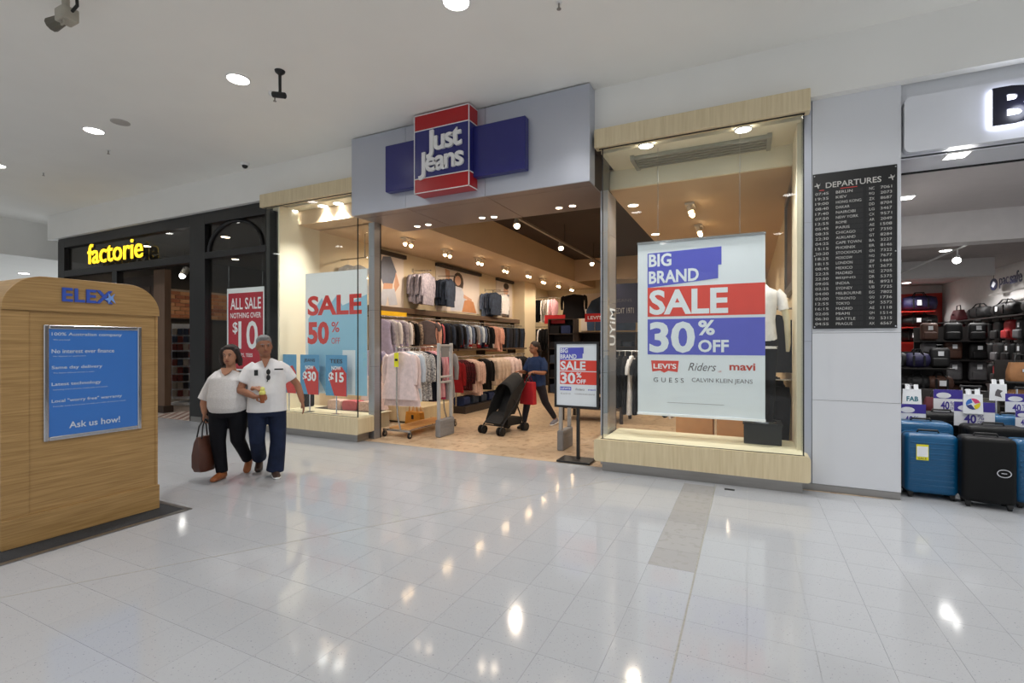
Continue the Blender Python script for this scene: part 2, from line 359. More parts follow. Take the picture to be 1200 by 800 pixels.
# ================================================================ BOX WINDOWS
def boxwin(x0, x1, label, side, cat='shop window'):
    """timber-framed display box: steel kick, timber sill and head, frameless glass"""
    t = T('display_window', label, cat, ((x0+x1)/2, 6.04, 0))
    B().box(x0+.09, 6.04, 0, x1-.07, 6.3, .13).build('steel_kick', STEEL, t)
    bk = 6.9
    b = B(); b.prism(rrect(x0, .128, x1, .40, .03, which=(1, 1, 1, 1)), FR((0, 6.355, 0), (1, 0, 0), (0, -1, 0)), .375); b.build('sill', MAPLE, t)
    i0, i1 = (x0+.1, x1-.03) if x0 > -3 else (x0+.03, x1-.13)
    B().box(i0, 6.356, .128, i1, bk, .398).build('sill_rear', MAPLE, t); B().box(i0, 6.05, .3985, i1 if x0 > -3 else i1+.06, bk, .4035).build('sill_lit_top', SILLC, t)
    B().box(x0, 5.98, 4.045, x1, 6.118, 4.28).build('header', MAPLE, t, bev=.012)
    B().box(x0+.02, 6.245, 4.06, x1-.02, 7.0, 4.10).build('inner_ceiling', CREAM, t)
    B().box(x0+.05, 6.03, 4.036, x1-.05, 6.05, 4.046).build('channel', BLK, t); B().box(x0+.07, 6.035, .398, x1-.05, 6.05, .405).build('channel', BLK, t)
    gx0, gx1 = x0+.095, x1-.06
    B().box(gx0, 6.038, .405, gx1, 6.048, 4.036).build('glass_pane', GLASS, t)
    for gx in ((gx0, gx1) if side == 'both' else (gx0, gx1)):
        B().box(gx-.004, 6.05, .405, gx+.004, 6.36, 4.036).build('side_pane', GLASS, t)
        B().box(gx-.007, 6.036, .405, gx+.005, 6.05, 4.036).build('corner_seal', BLK, t)
    return t, gx0, gx1
tR, rg0, rg1 = boxwin(-1.745, .59, 'tall timber-framed glass display window with the big brand sale banner', 'both')
tL, lg0, lg1 = boxwin(-7.95, -5.62, 'tall timber-framed glass display window with the blue sale 50% poster', 'both')
GRLM = P('grille_metal', (160, 158, 146), .5, .3)
gr = T('ceiling_grille', 'slatted metal air grille in the ceiling of the right display window', 'grille', (-.6, 6.6, 4.04))
for i in range(5): B().box(-1.35, 6.5+i*.085, 4.01, .2, 6.53+i*.085, 4.058).build('slat', GRLM, gr)
B().box(-1.4, 6.46, 4.0, -1.35, 6.9, 4.058).build('frame', GRLM, gr); B().box(.2, 6.46, 4.0, .25, 6.9, 4.058).build('frame', GRLM, gr)
for nm, x0, x1, y1 in (('left', -5.74, -5.62, 6.50), ('right', -1.765, -1.67, 6.80)):
    t = T('pilaster', 'grey metal pilaster at the %s side of the clothing shop entrance' % nm, 'pilaster', ((x0+x1)/2, 6.36, 0), group=None)
    zz = [0, .45, 1.21, 2.15, 3.06, 3.62]
    for a, c in zip(zz, zz[1:]): B().box(x0, 6.36, a+.002, x1, y1, c-.002).build('panel', ALU, t)
    B().box(x0+.01, 6.37, 0, x1-.01, y1-.01, 3.62).build('core', BLK, t)
    B().box(x1-.004, y1, 0, x1+.001, y1+.03, 3.62).build('edge_strip', BLK, t)
txt('UYiM', FR((-1.669, 6.76, 1.57), (0, 0, 1), (1, 0, 0)), .5, .3, INKW, t, bold=.01, label='painted reflection of white vertical letters UYiM')  # mirrored sign reflection, drawn as flat white lettering on the metal
# inner cream side wall of the left window (its back is open to the shop)
S('wall_window_side', B().box(-7.60, 6.09, .40, -7.56, 7.0, 4.06), CREAM)
S('wall_window_side_right', B().box(.49, 6.32, .40, .545, 7.0, 4.06), CREAM)
S('wall_over_window_left', B().box(-7.6, 6.95, 3.8, -5.64, 7.0, 4.06), CREAM)
S('wall_over_window_right', B().box(-1.79, 6.95, 3.8, .545, 7.0, 4.06), CREAM)
S('wall_over_header', B().box(-8.0, 6.2, 4.1, .6, 7.15, 4.85), DARKC)
# ================================================================ LAMPS
LENS = emat('lens_daylight', (255, 252, 246), 14.); LENSW = emat('lens_warm', (255, 226, 190), 12.)
RING = P('lamp_ring', (230, 230, 228), .4)
DAY = (1, .985, .965); WARM = (1, .84, .67)
def downlight(x, y, z, r, label, watts, warm=False, group=None, angle=140, square=False):
    t = T('downlight', label, 'light', (x, y, z), group=group)
    b = B()
    if square: b.box(x-r, y-r, z-.012, x+r, y+r, z-.004)
    else: b.lathe([(r*.96, z-.010), (r*.96, z-.004)], (x, y, 0), 24)
    b.build('lens', LENSW if warm else LENS, t)
    b = B()
    if square:
        for q in ((-r*1.15, -r*1.15, r*1.15, -r), (-r*1.15, r, r*1.15, r*1.15), (-r*1.15, -r, -r, r), (r, -r, r*1.15, r)): b.box(x+q[0], y+q[1], z-.014, x+q[2], y+q[3], z)
    else: b.lathe([(r*.98, z), (r*1.14, z), (r*1.14, z-.006), (r*.98, z-.013), (r*.98, z)], (x, y, 0), 24, cap=False)
    b.build('trim_ring', RING, t, 40)
    lamp('lamp', 'SPOT', (x, y, z-.03), watts, WARM if warm else DAY, t, size=r*.8, angle=angle)
    return t
nm = {-2.5: 'above the clothing shop entrance at the top edge of the photo', -5.65: 'beside the black drop arm camera', -9.0: 'beside the round ceiling speaker', -12.36: 'farthest along the mall ceiling row'}
for y in (3.96, -.2, -4.4):
    for x in (.8, -2.5, -5.65, -9.0, -12.36, -15.4, 4.1):
        lb = 'round white ceiling downlight '+nm[x] if (y > 3 and x in nm) else 'round recessed downlight in the mall ceiling out of view'
        downlight(x, y, ZC, .125, lb, LW['mall'], group=None if (y > 3 and x in nm) else 'mall downlights behind the camera')
p = PZ(28, 320, 3.9); downlight(p.x, p.y, 3.9, .14, 'round downlight in the low ceiling past the black shop corner', LW['mall'])
downlight(-20, 2, 3.9, .14, 'round recessed downlight in the mall ceiling out of view', LW['mall'], group='mall downlights behind the camera')
# window lamps
for px, py, lb in ((757, 171, 'left of the two downlights over the big brand sale banner'), (871, 152, 'right of the two downlights over the big brand sale banner')):
    p = PZ(px, py, 4.05); downlight(p.x, min(p.y, 6.42) if 1 else 0, 4.058, .085, lb, LW['window'], angle=108)
for px, lb in ((345, 'leftmost downlight over the blue sale poster'), (380, 'middle downlight over the blue sale poster'), (398, 'rightmost downlight over the blue sale poster')):
    p = PY(px, 240, 6.45); downlight(p.x, 6.42, 4.058, .085, lb, LW['window'], angle=108)
# soffit lamps over the entrance, three pairs
for i, (px, py) in enumerate(((489, 264.5), (502, 262.5), (565, 254.5), (579, 253.5), (655, 243), (671, 240.5))):
    p = PZ(px, py, 3.62); downlight(p.x, p.y, 3.62, .05, ('first', 'second', 'third', 'fourth', 'fifth', 'sixth')[i]+' small warm downlight from the left in the entrance soffit', LW['soffit'], True, angle=120)
# gimbal clusters on the beige shop ceiling
GIM = P('gimbal_white', (225, 214, 196), .5)
BULB = emat('bulb_warm', (255, 218, 168), 26.)
def cluster(x, y, z, label, group, watts, n=2, dirx=0.):
    t = T('ceiling_spotlight', label, 'light', (x, y, z), group=group)
    B().box(x-.07, y-.16, z-.03, x+.07, y+.16, z-.001).build('housing', GIM, t)
    for k in range(n):
        yy = y-.1+k*.2/(max(1, n-1)); b = B(); b.tube([(x, yy, z-.03), (x, yy, z-.07), (x+.02, yy-.02, z-.14)], [.03, .045, .05], 10); b.build('can', GIM, t, 40)
        B().ball((x+.024, yy-.024, z-.15), .036, n=8, m=6).build('bulb', BULB, t)
    lamp('lamp', 'SPOT', (x+.03, y, z-.22), watts, WARM, t, size=.06, angle=150, rot=(0, -.35 if dirx < 0 else dirx, 0))
    return t
cl = [(478, 281), (524, 294.5), (562, 304.5), (592, 314), (619, 320.5), (636.5, 328), (654, 333), (669.5, 337.5), (682, 341)]
seen = []
for px, py in cl:
    p = PZ(px, py-2, SH)
    if p.y < 18.8: seen.append(p)
for i, p in enumerate(seen): cluster(p.x, p.y, SH, 'warm twin spotlight on the beige ceiling, number %s from the entrance' % ('one','two','three','four','five','six','seven','eight','nine')[i], 'spotlights over the left clothes wall', LW['store'], dirx=.35)
for i, (px, py) in enumerate(((809, 240), (819, 265))):
    p = PZ(px, py, SH); cluster(p.x, p.y, SH, ('nearer','farther')[i]+' warm twin spotlight seen above the big brand sale banner', 'spotlights over the right side', LW['store'])
for y in (12., 15.): cluster(-.6, y, SH, 'warm twin spotlight deep in the shop above the right side racks', 'spotlights over the right side', LW['store'])
# lighting track hung in the dark void
t = T('lighting_track', 'long suspended light track running back under the dark shop ceiling', 'light track', (-4.0, 12, 4.0))
def trk(px, py): return PX(px, py, -3.7)
B().box(-4.13, 8.2, 4.05, -4.07, 18, 4.09).build('rail', P('track_grey', (150, 140, 130), .4, .5), t)
for y in (9, 11.5, 14, 16.5): B().cyl((-4.1, y, 4.09), (-4.1, y, 4.55), .006, 6).build('hanger', BLK, t)
for y in (8.7, 11.2, 13.8, 16.2):
    B().tube([(-4.1, y, 4.05), (-4.1, y, 3.99), (-4.08, y-.03, 3.9)], [.03, .05, .07], 12).build('head', P('track_head', (190, 180, 168), .4), t, 40)
    B().ball((-4.075, y-.035, 3.895), .06, n=10, m=6).build('bulb', LENSW, t)
    lamp('lamp', 'SPOT', (-4.1, y-.04, 3.8), LW['track'], WARM, t, .07, 150)
# recessed lights inside right half of the shop seen through the window
for i, (px, py) in enumerate(((768, 274), (742, 240))):
    p = PZ(px, py, SH); downlight(max(p.x, -1.7), p.y, SH, .08, ('warm downlight just above the top left corner of the big banner', 'warm downlight left of the banner cable on the shop ceiling')[i], LW['store'], True)
# ================================================================ CEILING DEVICES
p = PZ(328, 83, ZC); t = T('arm_camera', 'small black camera on a black drop arm from the mall ceiling', 'camera', tuple(p))
x, y = p.x, p.y
B().lathe([(.06, ZC), (.055, ZC-.02), (.02, ZC-.05)], (x, y, 0), 14).build('mount', BLK, t, 40)
B().tube([(x, y, ZC-.03), (x, y, ZC-.26)], .018, 8).build('stem', BLK, t)
B().tube([(x+.06, y+.02, ZC-.3), (x-.09, y-.02, ZC-.27)], [.035, .035], 12).build('body', BLK, t); B().tube([(x-.09, y-.02, ZC-.27), (x-.13, y-.03, ZC-.25)], .03, 12).build('lens_hood', P('bracket_white', (225, 225, 225), .4), t)
p = PZ(77, -8, ZC); x, y = p.x, p.y; t = T('security_camera', 'large beige security camera hanging at the upper left corner of the photo', 'camera', tuple(p))
CB = P('camera_beige', (168, 162, 148), .5)
B().tube([(x, y, ZC), (x, y, ZC-.17)], .03, 10).build('stem', CB, t)
B().box(x-.07, y-.06, ZC-.27, x+.09, y+.07, ZC-.15).build('housing', CB, t, bev=.015)
B().tube([(x-.06, y, ZC-.23), (x-.19, y-.03, ZC-.26)], [.045, .06], 10).build('hood', P('camera_hood', (96, 92, 80), .5), t)
B().tube([(x+.05, y, ZC), (x+.15, y+.02, ZC-.06), (x+.16, y+.02, ZC-.15), (x+.06, y+.01, ZC-.2)], .014, 8).build('cable', BLK, t, 60)
B().tube([(x, y-.03, ZC-.27), (x, y-.03, ZC-.31), (x+.05, y-.03, ZC-.31), (x+.05, y-.03, ZC-.27)], .01, 6).build('bracket', CB, t)
p = PZ(287, 191, ZC); x, y = p.x, p.y; t = T('dome_camera', 'small dome camera with a dark bubble under the mall ceiling', 'camera', tuple(p))
B().lathe([(.075, ZC), (.075, ZC-.03), (.06, ZC-.045)], (x, y, 0), 16).build('base', RING, t, 40); B().ball((x, y, ZC-.05), .05, n=14, m=8).build('bubble', P('smoked', (12, 12, 14), .1), t, 60)
p = PZ(141, 143, ZC); B().lathe([(.12, ZC), (.12, ZC-.008), (.1, ZC-.012)], (p.x, p.y, 0), 20).build('ceiling_speaker', P('speaker_grille', (176, 172, 168), .6), smooth=40, label='flat round speaker grille in the ceiling beside a downlight', cat='speaker')
for (px, py, lb) in ((127, 176, 'beside the round ceiling speaker'), (322, 113, 'below the black camera arm'), (51, 202, 'near the farthest mall downlight'), (655, 3, 'near the top edge of the photo')):
    p = PZ(px, py, ZC); x, y = p.x, p.y; t = T('sprinkler', 'small sprinkler head hanging from the ceiling '+lb, 'sprinkler', tuple(p))
    B().lathe([(.03, ZC), (.028, ZC-.008)], (x, y, 0), 12).build('escutcheon', RING, t); B().cyl((x, y, ZC), (x, y, ZC-.06), .009, 6).build('stem', STEEL, t); B().lathe([(.022, ZC-.06), (.022, ZC-.064)], (x, y, 0), 10).build('deflector', STEEL, t)
p = PZ(733, 574.5); 
p = PZ(855, 573.5); B().box(p.x-.05, p.y-.025, 0, p.x+.05, p.y+.025, .004).build('floor_vent', BLK, label='small black floor outlet in front of the right display window', cat='outlet')
# ================================================================ WINDOW SIGNS
BANM = P('banner_cloth', (222, 228, 234), .55, var=.01)
Yb = 6.35; x0, x1, z0, z1 = -1.275, .175, .712, 2.875
t = T('sale_banner', 'large hanging white banner reading big brand sale 30% off', 'banner', ((x0+x1)/2, Yb, z0))
B().box(x0, Yb, z0, x1, Yb+.004, z1).build('cloth', BANM, t)
B().box(x0-.005, Yb-.012, z1-.02, x1+.005, Yb+.012, z1+.01).build('top_bar', CHROME, t); B().box(x0-.005, Yb-.012, z0-.02, x1+.005, Yb+.012, z0+.008).build('bottom_bar', INKW, t)
for px in (771, 867): q = PY(px, 200, Yb); B().cyl((q.x, Yb, z1), (q.x, Yb, 4.06), .003, 5).build('cable', CHROME, t)
def big_brand(t, M, w, h, frame, ink1, ink2, full=True):
    """artwork in unit coordinates 0..1 of the sheet"""
    def X(u): return u*w
    def Z(v): return v*h
    Q = [(.085, .935), (.68, .945), (.68, .845), (.655, .845), (.655, .77), (.085, .735)]
    rect(M, 0, 0, 0, 0, ink1, t, 'blue_patch', poly=[(X(a), Z(b)) for a, b in Q])
    rect(M, X(.085), Z(.565), X(1.0 if full else 1), Z(.735), ink2, t, 'red_band')
    rect(M, X(.085), Z(.345), X(1.0), Z(.55), ink1 if full else ink2, t, 'blue_band' if full else 'red_band')
    k = dict(bold=.03)
    for s, a, b, ww, hh, sk in (('BIG', .095, .855, .19, .075, 0), ('BRAND', .095, .757, .41, .073, .02), ('SALE', .10, .575, .63, .145, 0), ('30', .10, .355, .375, .18, 0), ('%', .50, .455, .13, .085, 0), ('OFF', .50, .36, .235, .07, 0)):
        txt(s, M @ Matrix.Translation((X(a), Z(b), 0)), X(ww), Z(hh), frame, t, z=.0018, skew=sk, **k)
M = FRONT(x0, z0, Yb-.0005)
big_brand(t, M, x1-x0, z1-z0, BANM, INKB, INKR)
w, h = x1-x0, z1-z0
# brand line: red batwing tag and words
rect(M, 0, 0, 0, 0, INKR, t, 'red_tag', poly=[(w*a, h*b) for a, b in ((.115, .31), (.125, .245), (.19, .252), (.225, .24), (.26, .252), (.335, .245), (.345, .31))])
txt("LEVI'S", M @ Matrix.Translation((w*.135, h*.263, 0)), w*.19, h*.03, INKW, t, bold=.02, z=.002)
GREYI = P('print_grey', (96, 92, 96), .5); REDI = P('print_brick', (186, 60, 44), .5)
txt('Riders', M @ Matrix.Translation((w*.42, h*.255, 0)), w*.22, h*.045, GREYI, t, shear=.35); txt('LEE', M @ Matrix.Translation((w*.655, h*.25, 0)), w*.025, h*.008, REDI, t)
txt('mavi', M @ Matrix.Translation((w*.74, h*.262, 0)), w*.19, h*.04, REDI, t, bold=.025)
txt('GUESS', M @ Matrix.Translation((w*.135, h*.185, 0)), w*.25, h*.026, GREYI, t, space=1.6); txt('CALVIN KLEIN JEANS', M @ Matrix.Translation((w*.45, h*.185, 0)), w*.46, h*.03, GREYI, t)
rect(M, w*.25, h*.069, w*.70, h*.0705, GREYI, t, 'fine_print')
# left window: big poster and three price cards
PBL = P('poster_blue', (150, 198, 222), .45, var=.03, scale=1.5); PWH = P('poster_white', (238, 241, 243), .45, var=.01); PRED = P('poster_red', (206, 52, 46), .45)
Yp = 6.3; x0, x1, z0, z1 = -7.15, -5.72, .72, 2.84; w, h = x1-x0, z1-z0
t = T('sale_poster', 'tall white and pale blue poster reading sale 50% off', 'poster', ((x0+x1)/2, Yp, z0))
B().box(x0, Yp, z0, x1, Yp+.006, z1).build('sheet', PWH, t); M = FRONT(x0, z0, Yp-.0002)
rect(M, 0, 0, 0, 0, PBL, t, 'blue_shadow', poly=[(w*a, h*b) for a, b in ((.05, .62), (.28, .79), (.36, .70), (.52, .80), (.62, .72), (1, .80), (1, 0), (.35, 0), (.05, .30))])
rect(M, w*.62, 0, w*.82, h*.36, PWH, t, 'white_shape', z=.0012)
txt('SALE', M @ Matrix.Translation((w*.04, h*.645, 0)), w*.88, h*.165, PRED, t, bold=.032, z=.003); txt('50', M @ Matrix.Translation((w*.04, h*.405, 0)), w*.36, h*.19, PRED, t, bold=.045, z=.003)
txt('%', M @ Matrix.Translation((w*.44, h*.505, 0)), w*.13, h*.085, PRED, t, z=.003, bold=.01); txt('OFF', M @ Matrix.Translation((w*.44, h*.41, 0)), w*.14, h*.05, PRED, t, z=.003)
CARD = P('card_blue', (84, 152, 196), .45)
for i, (x0, x1, word, price) in enumerate(((-7.60, -7.22, 'SHIRTS', '$25'), (-7.12, -6.67, 'JEANS', '$30'), (-6.51, -6.03, 'TEES', '$15'))):
    Yq = 6.16; z0, z1 = .71, 1.40; w, h = x1-x0, z1-z0
    t = T('price_card', ('blue and red price card partly behind the walking man', 'blue and red price card reading jeans now $30', 'blue and red price card reading tees now $15')[i], 'sign', ((x0+x1)/2, Yq, z0))
    B().box(x0, Yq, z0, x1, Yq+.005, z1).build('sheet', CARD, t); M = FRONT(x0, z0, Yq-.0002)
    rect(M, 0, 0, 0, 0, PRED, t, 'red_arrow', poly=[(w*a, h*b) for a, b in ((.42, 0), (.98, 0), (.98, .55), (.75, .72), (.35, .65), (.14, .45))])
    if i: txt(word, M @ Matrix.Translation((w*.2, h*.8, 0)), w*.6, h*.1, INKK, t, bold=.02, z=.002)
    if i: txt('NOW', M @ Matrix.Translation((w*.28, h*.63, 0)), w*.45, h*.1, INKW, t, bold=.03, z=.003)
    txt(price, M @ Matrix.Translation((w*.14, h*.30, 0)), w*.72, h*.28, INKW, t, bold=.035, z=.003)
    B().box((x0+x1)/2-.012, Yq+.006, .402, (x0+x1)/2+.012, Yq+.012, z0+.3).build('prop', CHROME, t); B().box((x0+x1)/2-.08, Yq-.04, .402, (x0+x1)/2+.08, Yq+.06, .408).build('prop_foot', CHROME, t)
# ================================================================ DEPARTURES BOARD
BRD = P('board_black', (12, 12, 13), .35, var=.2); SLOT = P('board_slot', (30, 30, 32), .5); BTX = P('board_text', (190, 188, 184), .5)
x0, x1, z0, z1 = .630, 1.366, 1.755, 3.425; w, h = x1-x0, z1-z0; Yd = 6.196
t = T('departures_board', 'black flap-style departures board listing cities on the white wall', 'board', ((x0+x1)/2, Yd, z0))
B().box(x0, Yd, z0, x1, 6.219, z1).build('panel', BRD, t, bev=.003); M = FRONT(x0, z0, Yd)
txt('DEPARTURES', M @ Matrix.Translation((w*.16, h*.902, 0)), w*.66, h*.036, BTX, t, bold=.012)
for sx in (.02, .9):
    rect(M, 0, 0, 0, 0, BTX, t, 'plane_icon', poly=[(w*(sx+a*.075), h*(.905+b*.035)) for a, b in ((0, .55), (.35, .62), (.3, 1), (.42, 1), (.62, .66), (.95, .72), (1, .95), (.9, .5), (.7, .42), (.72, 0), (.6, 0), (.45, .38), (0, .4))])
cities = 'BERLIN,KIEV,HONG KONG,DAKAR,NAIROBI,NEW YORK,ROME,PARIS,CHICAGO,AUKLAND,CAPE TOWN,PHOENIX,STOCKHOLM,MOSCOW,LONDON,MEXICO,MADRID,BEIJING,INDIA,SYDNEY,MELBOURNE,TORONTO,TOKYO,MADRID,MIAMI,SEATTLE,PRAGUE'.split(',')
rs = random.Random(3); nrow = len(cities); rh = .87*h/nrow
slots = B()
for i, c in enumerate(cities):
    zz = h*.885-(i+1)*rh
    for k in range(26):
        u = (.03+k*.0365); 
        if k in (5, 6, 16, 19, 20) : continue
        slots.prism([(w*u, zz+rh*.12), (w*(u+.031), zz+rh*.12), (w*(u+.031), zz+rh*.88), (w*u, zz+rh*.88)], M, .001)
slots.build('flap_slots', SLOT, t, kind='stuff')
for i, c in enumerate(cities):
    zz = h*.885-(i+1)*rh
    tm = '%02d:%02d' % (rs.randint(0, 23), rs.randint(0, 11)*5); fn = ''.join(rs.choice('ABCDEFGLNQRTUXZ') for _ in range(2)); nn = str(rs.randint(1000, 9999))
    for s, u, cw in ((tm, .03, 5), (c, .285, len(c)), (fn, .68, 2), (nn, .81, 4)):
        txt(s, M @ Matrix.Translation((w*u, zz+rh*.24, 0)), w*.0345*cw-.006, rh*.52, BTX, t, 'flap_text', z=.002)
rect(M, w*.08, h*.889, w*.14, h*.893, PRED, t, 'red_heading'); rect(M, w*.34, h*.889, w*.54, h*.893, PRED, t, 'red_heading')
for u in (.02, .98):
    for v in (.012, .47, .985): B().cyl(M @ Vector((w*u, h*v, 0)), M @ Vector((w*u, h*v, .006)), .007, 8).build('screw', CHROME, t)
# ================================================================ SIGN STAND AT THE ENTRANCE
Ys = 6.37; x0, x1, z0, z1 = -2.417, -1.79, .72, 1.62; w, h = x1-x0, z1-z0
t = T('sign_stand', 'black pole stand holding a big brand sale 30% off sign at the entrance', 'sign stand', (-2.09, Ys, 0))
DKF = P('stand_black', (22, 20, 20), .4, var=.15)
B().box(-2.33, 6.2, .006, -1.87, 6.52, .03).build('base_plate', DKF, t, bev=.004)
B().box(-2.105, 6.375, .03, -2.065, 6.415, .75).build('pole', DKF, t)
for q in ((x0, z0, x0+.03, z1), (x1-.03, z0, x1, z1), (x0+.03, z0, x1-.03, z0+.03), (x0+.03, z1-.03, x1-.03, z1)): B().box(q[0], Ys-.012, q[1], q[2], Ys+.018, q[3]).build('frame_bar', DKF, t)
B().box(x0+.03, Ys, z0+.03, x1-.03, Ys+.006, z1-.03).build('sheet', BANM, t)
M = FRONT(x0+.03, z0+.03, Ys-.0002)
big_brand(t, M, w-.06, h-.06, BANM, INKB, INKR, full=False)
M = M @ Matrix.Translation((0, 0, .0006)); rect(M, .05, .205, .21, .255, INKB, t, 'blue_tag'); txt("LEVI'S", M @ Matrix.Translation((.06, .216, .001)), .14, .028, INKW, t, bold=.02); txt('Riders', M @ Matrix.Translation((.27, .21, 0)), .13, .03, GREYI, t, shear=.3); txt('mavi', M @ Matrix.Translation((.45, .213, 0)), .1, .026, INKB, t, bold=.02)
txt('GUESS', M @ Matrix.Translation((.06, .15, 0)), .14, .02, GREYI, t, space=1.5); txt('CALVIN KLEIN JEANS', M @ Matrix.Translation((.26, .15, 0)), .28, .02, GREYI, t)
# ================================================================ KIOSK
KX = -5.13; ky0, ky1 = 1.672, 2.787; KD = .62
t = T('information_kiosk', 'freestanding bamboo-veneer kiosk with an arched top and blue notice', 'kiosk', (KX-KD/2, (ky0+ky1)/2, 0))
def FK(y, z, x=KX): return FR((x, y, z), (0, 1, 0), (1, 0, 0))
B().box(KX-KD, ky0+.03, .008, KX-.03, ky1-.03, 1.93).build('core', BAMBOO, t)
B().box(KX-KD, ky0, .008, KX, ky1, .235).build('plinth', BAMBOO, t, bev=.004)
B().box(KX-KD, ky0, .235, KX-.012, ky0+.165, 1.86).build('side_post', BAMBOO, t, bev=.003)
B().box(KX-KD, ky1-.03, .235, KX-.014, ky1-.008, 1.86).build('side_post', BAMBOO, t, bev=.003)
B().box(KX-.034, ky0+.165, .235, KX-.022, ky1-.03, 1.86).build('front_panel', BAMBOO, t)
b = B(); b.prism(rrect(ky0, 1.86, ky1, 2.14, .265, 10, which=(0, 1, 1, 0)), FR((KX-KD, 0, 0), (0, 1, 0), (1, 0, 0)), KD+.0); b.build('arched_header', BAMBOO, t, 30, bev=.004)
ELB = P('kiosk_letter_blue', (52, 84, 178), .35); ELL = P('kiosk_letter_light', (120, 160, 226), .3)
ls = letters('ELEX', FK(2.036, 1.948, KX), .36, .115, ELB, t, .012, bold=.025, space=1.05)
txt('100', FK(2.0, 2, KX-.03), .01, .01, ELB, t) if 0 else None
rect(FK(2.33, 1.955, KX), 0, 0, 0, 0, ELL, t, 'star_mark', z=.0125, poly=[(0, .03), (.03, .05), (.03, .09), (.05, .06), (.08, .09), (.065, .05), (.085, .0), (.05, .03), (.03, -.01), (.027, .025)])
KB = P('notice_blue', (56, 116, 196), .35, var=.03, scale=2); KT = P('notice_text', (196, 208, 222), .5)
y0, y1, z0, z1 = 1.922, 2.634, .80, 1.75
for q in ((y0, z0, y0+.034, z1), (y1-.034, z0, y1, z1), (y0+.034, z0, y1-.034, z0+.034), (y0+.034, z1-.034, y1-.034, z1)): B().box(KX-.024, q[0], q[1], KX-.002, q[2], q[3]).build('notice_frame', CHROME, t, bev=.006)
B().box(KX-.022, y0+.034, z0+.034, KX-.012, y1-.034, z1-.034).build('notice', KB, t)
for i, (s1, s2, wa, wb) in enumerate((('100% Australian company', 'We are local', .50, .11), ('No interest ever finance', 'No deposit or application', .44, .22), ('Same day delivery', 'The fastest delivery service in town', .35, .28), ('Latest technology', 'Including smart phones, notebooks and tablets', .34, .38), ('Local "worry free" warranty', 'Friendly local technicians to help you with all of your needs', .50, .52))):
    zz = 1.655-i*.138; txt(s1, FK(1.975, zz, KX-.0118), wa, .034, KT, t, bold=.012); txt(s2, FK(1.985, zz-.032, KX-.0118), wb, .012, KT, t)
txt('Ask us how!', FK(2.09, .885, KX-.0118), .37, .055, KT, t, bold=.015)
MATM = P('mat_charcoal', (44, 45, 48), .9, var=.2, scale=60, bump=.2)
B().box(KX-KD-.3, -1.2, .0005, -4.875, 2.87, .007).build('floor_mat', MATM, label='charcoal floor mat under the bamboo kiosk with metal edging', cat='mat')
mo = bpy.data.objects['floor_mat']
B().box(-4.875, -1.2, .0005, -4.83, 2.915, .009).build('edge_strip', STEEL, mo); B().box(KX-KD-.3, 2.87, .0005, -4.875, 2.915, .009).build('edge_strip', STEEL, mo)
# ================================================================ NEIGHBOUR SHOP FRONT (black frame)
t = T('black_shopfront', 'black metal shopfront with arched window and a glowing yellow name', 'shopfront', (-12, FY, 0))
fb = [(-15.82, 0, -15.5, 4.17), (-10.37, 0, -9.87, 4.17), (-8.07, 0, -7.955, 4.17), (-15.5, 4.0, -10.37, 4.17), (-9.87, 4.0, -8.07, 4.17), (-15.5, 3.26, -10.37, 3.42), (-9.87, 3.30, -8.07, 3.43), (-13.3, 0, -13.1, 3.26), (-9.87, 0, -8.07, .12)]
for q in fb: B().box(q[0], FY, q[1], q[2], FY+.14, q[3]).build('frame_bar', BLACK, t, bev=.006)
B().box(-10.30, FY-.02, 0, -9.95, FY, .1).build('column_shoe', STEEL, t)
B().box(-15.82, FY+.01, 4.17, -7.955, FY+.14, BZ).build('head_bar', BLACK, t)
for q in ((-15.5, 3.42, -10.37, 4.0), (-9.87, 3.43, -8.07, 4.0), (-9.87, .12, -8.07, 3.30)): B().box(q[0], FY+.08, q[1], q[2], FY+.09, q[3]).build('glass_pane', GLASS, t)
# arch bar inside the right transom
ar = B(); pts = []
for k in range(17):
    a = PI*k/16; pts.append((-9.03+.80*math.cos(a), FY+.07, 3.43+.56*math.sin(a)))
ar.tube(pts, [(.05, .035)]*17, 8); ar.build('arch_bar', BLACK, t, 60)
YEL = P('sign_yellow', (252, 206, 40), .4, emit=1.3, var=.01); YW = emat('sign_core', (255, 240, 170), 2.6); SHD = P('sign_return', (20, 18, 14), .5)
ft = T('shop_name_sign', 'glowing yellow lettering reading factorie on the black shopfront', 'sign', (-13.0, FY-.14, 3.47))
M = FRONT(-14.18, 3.475, FY-.06)
letters('factorie', M @ Matrix.Translation((.02, -.02, -.02)), 2.28, .47, SHD, ft, .03, bold=.012, space=1., name='letter_return')
letters('factorie', M, 2.28, .47, YEL, ft, .03, bold=.004, space=1.)
for xx in (-13.9, -12.2): B().cyl((xx, FY-.04, 3.55), (xx, FY+.02, 3.55), .015, 6).build('standoff', BLK, ft)
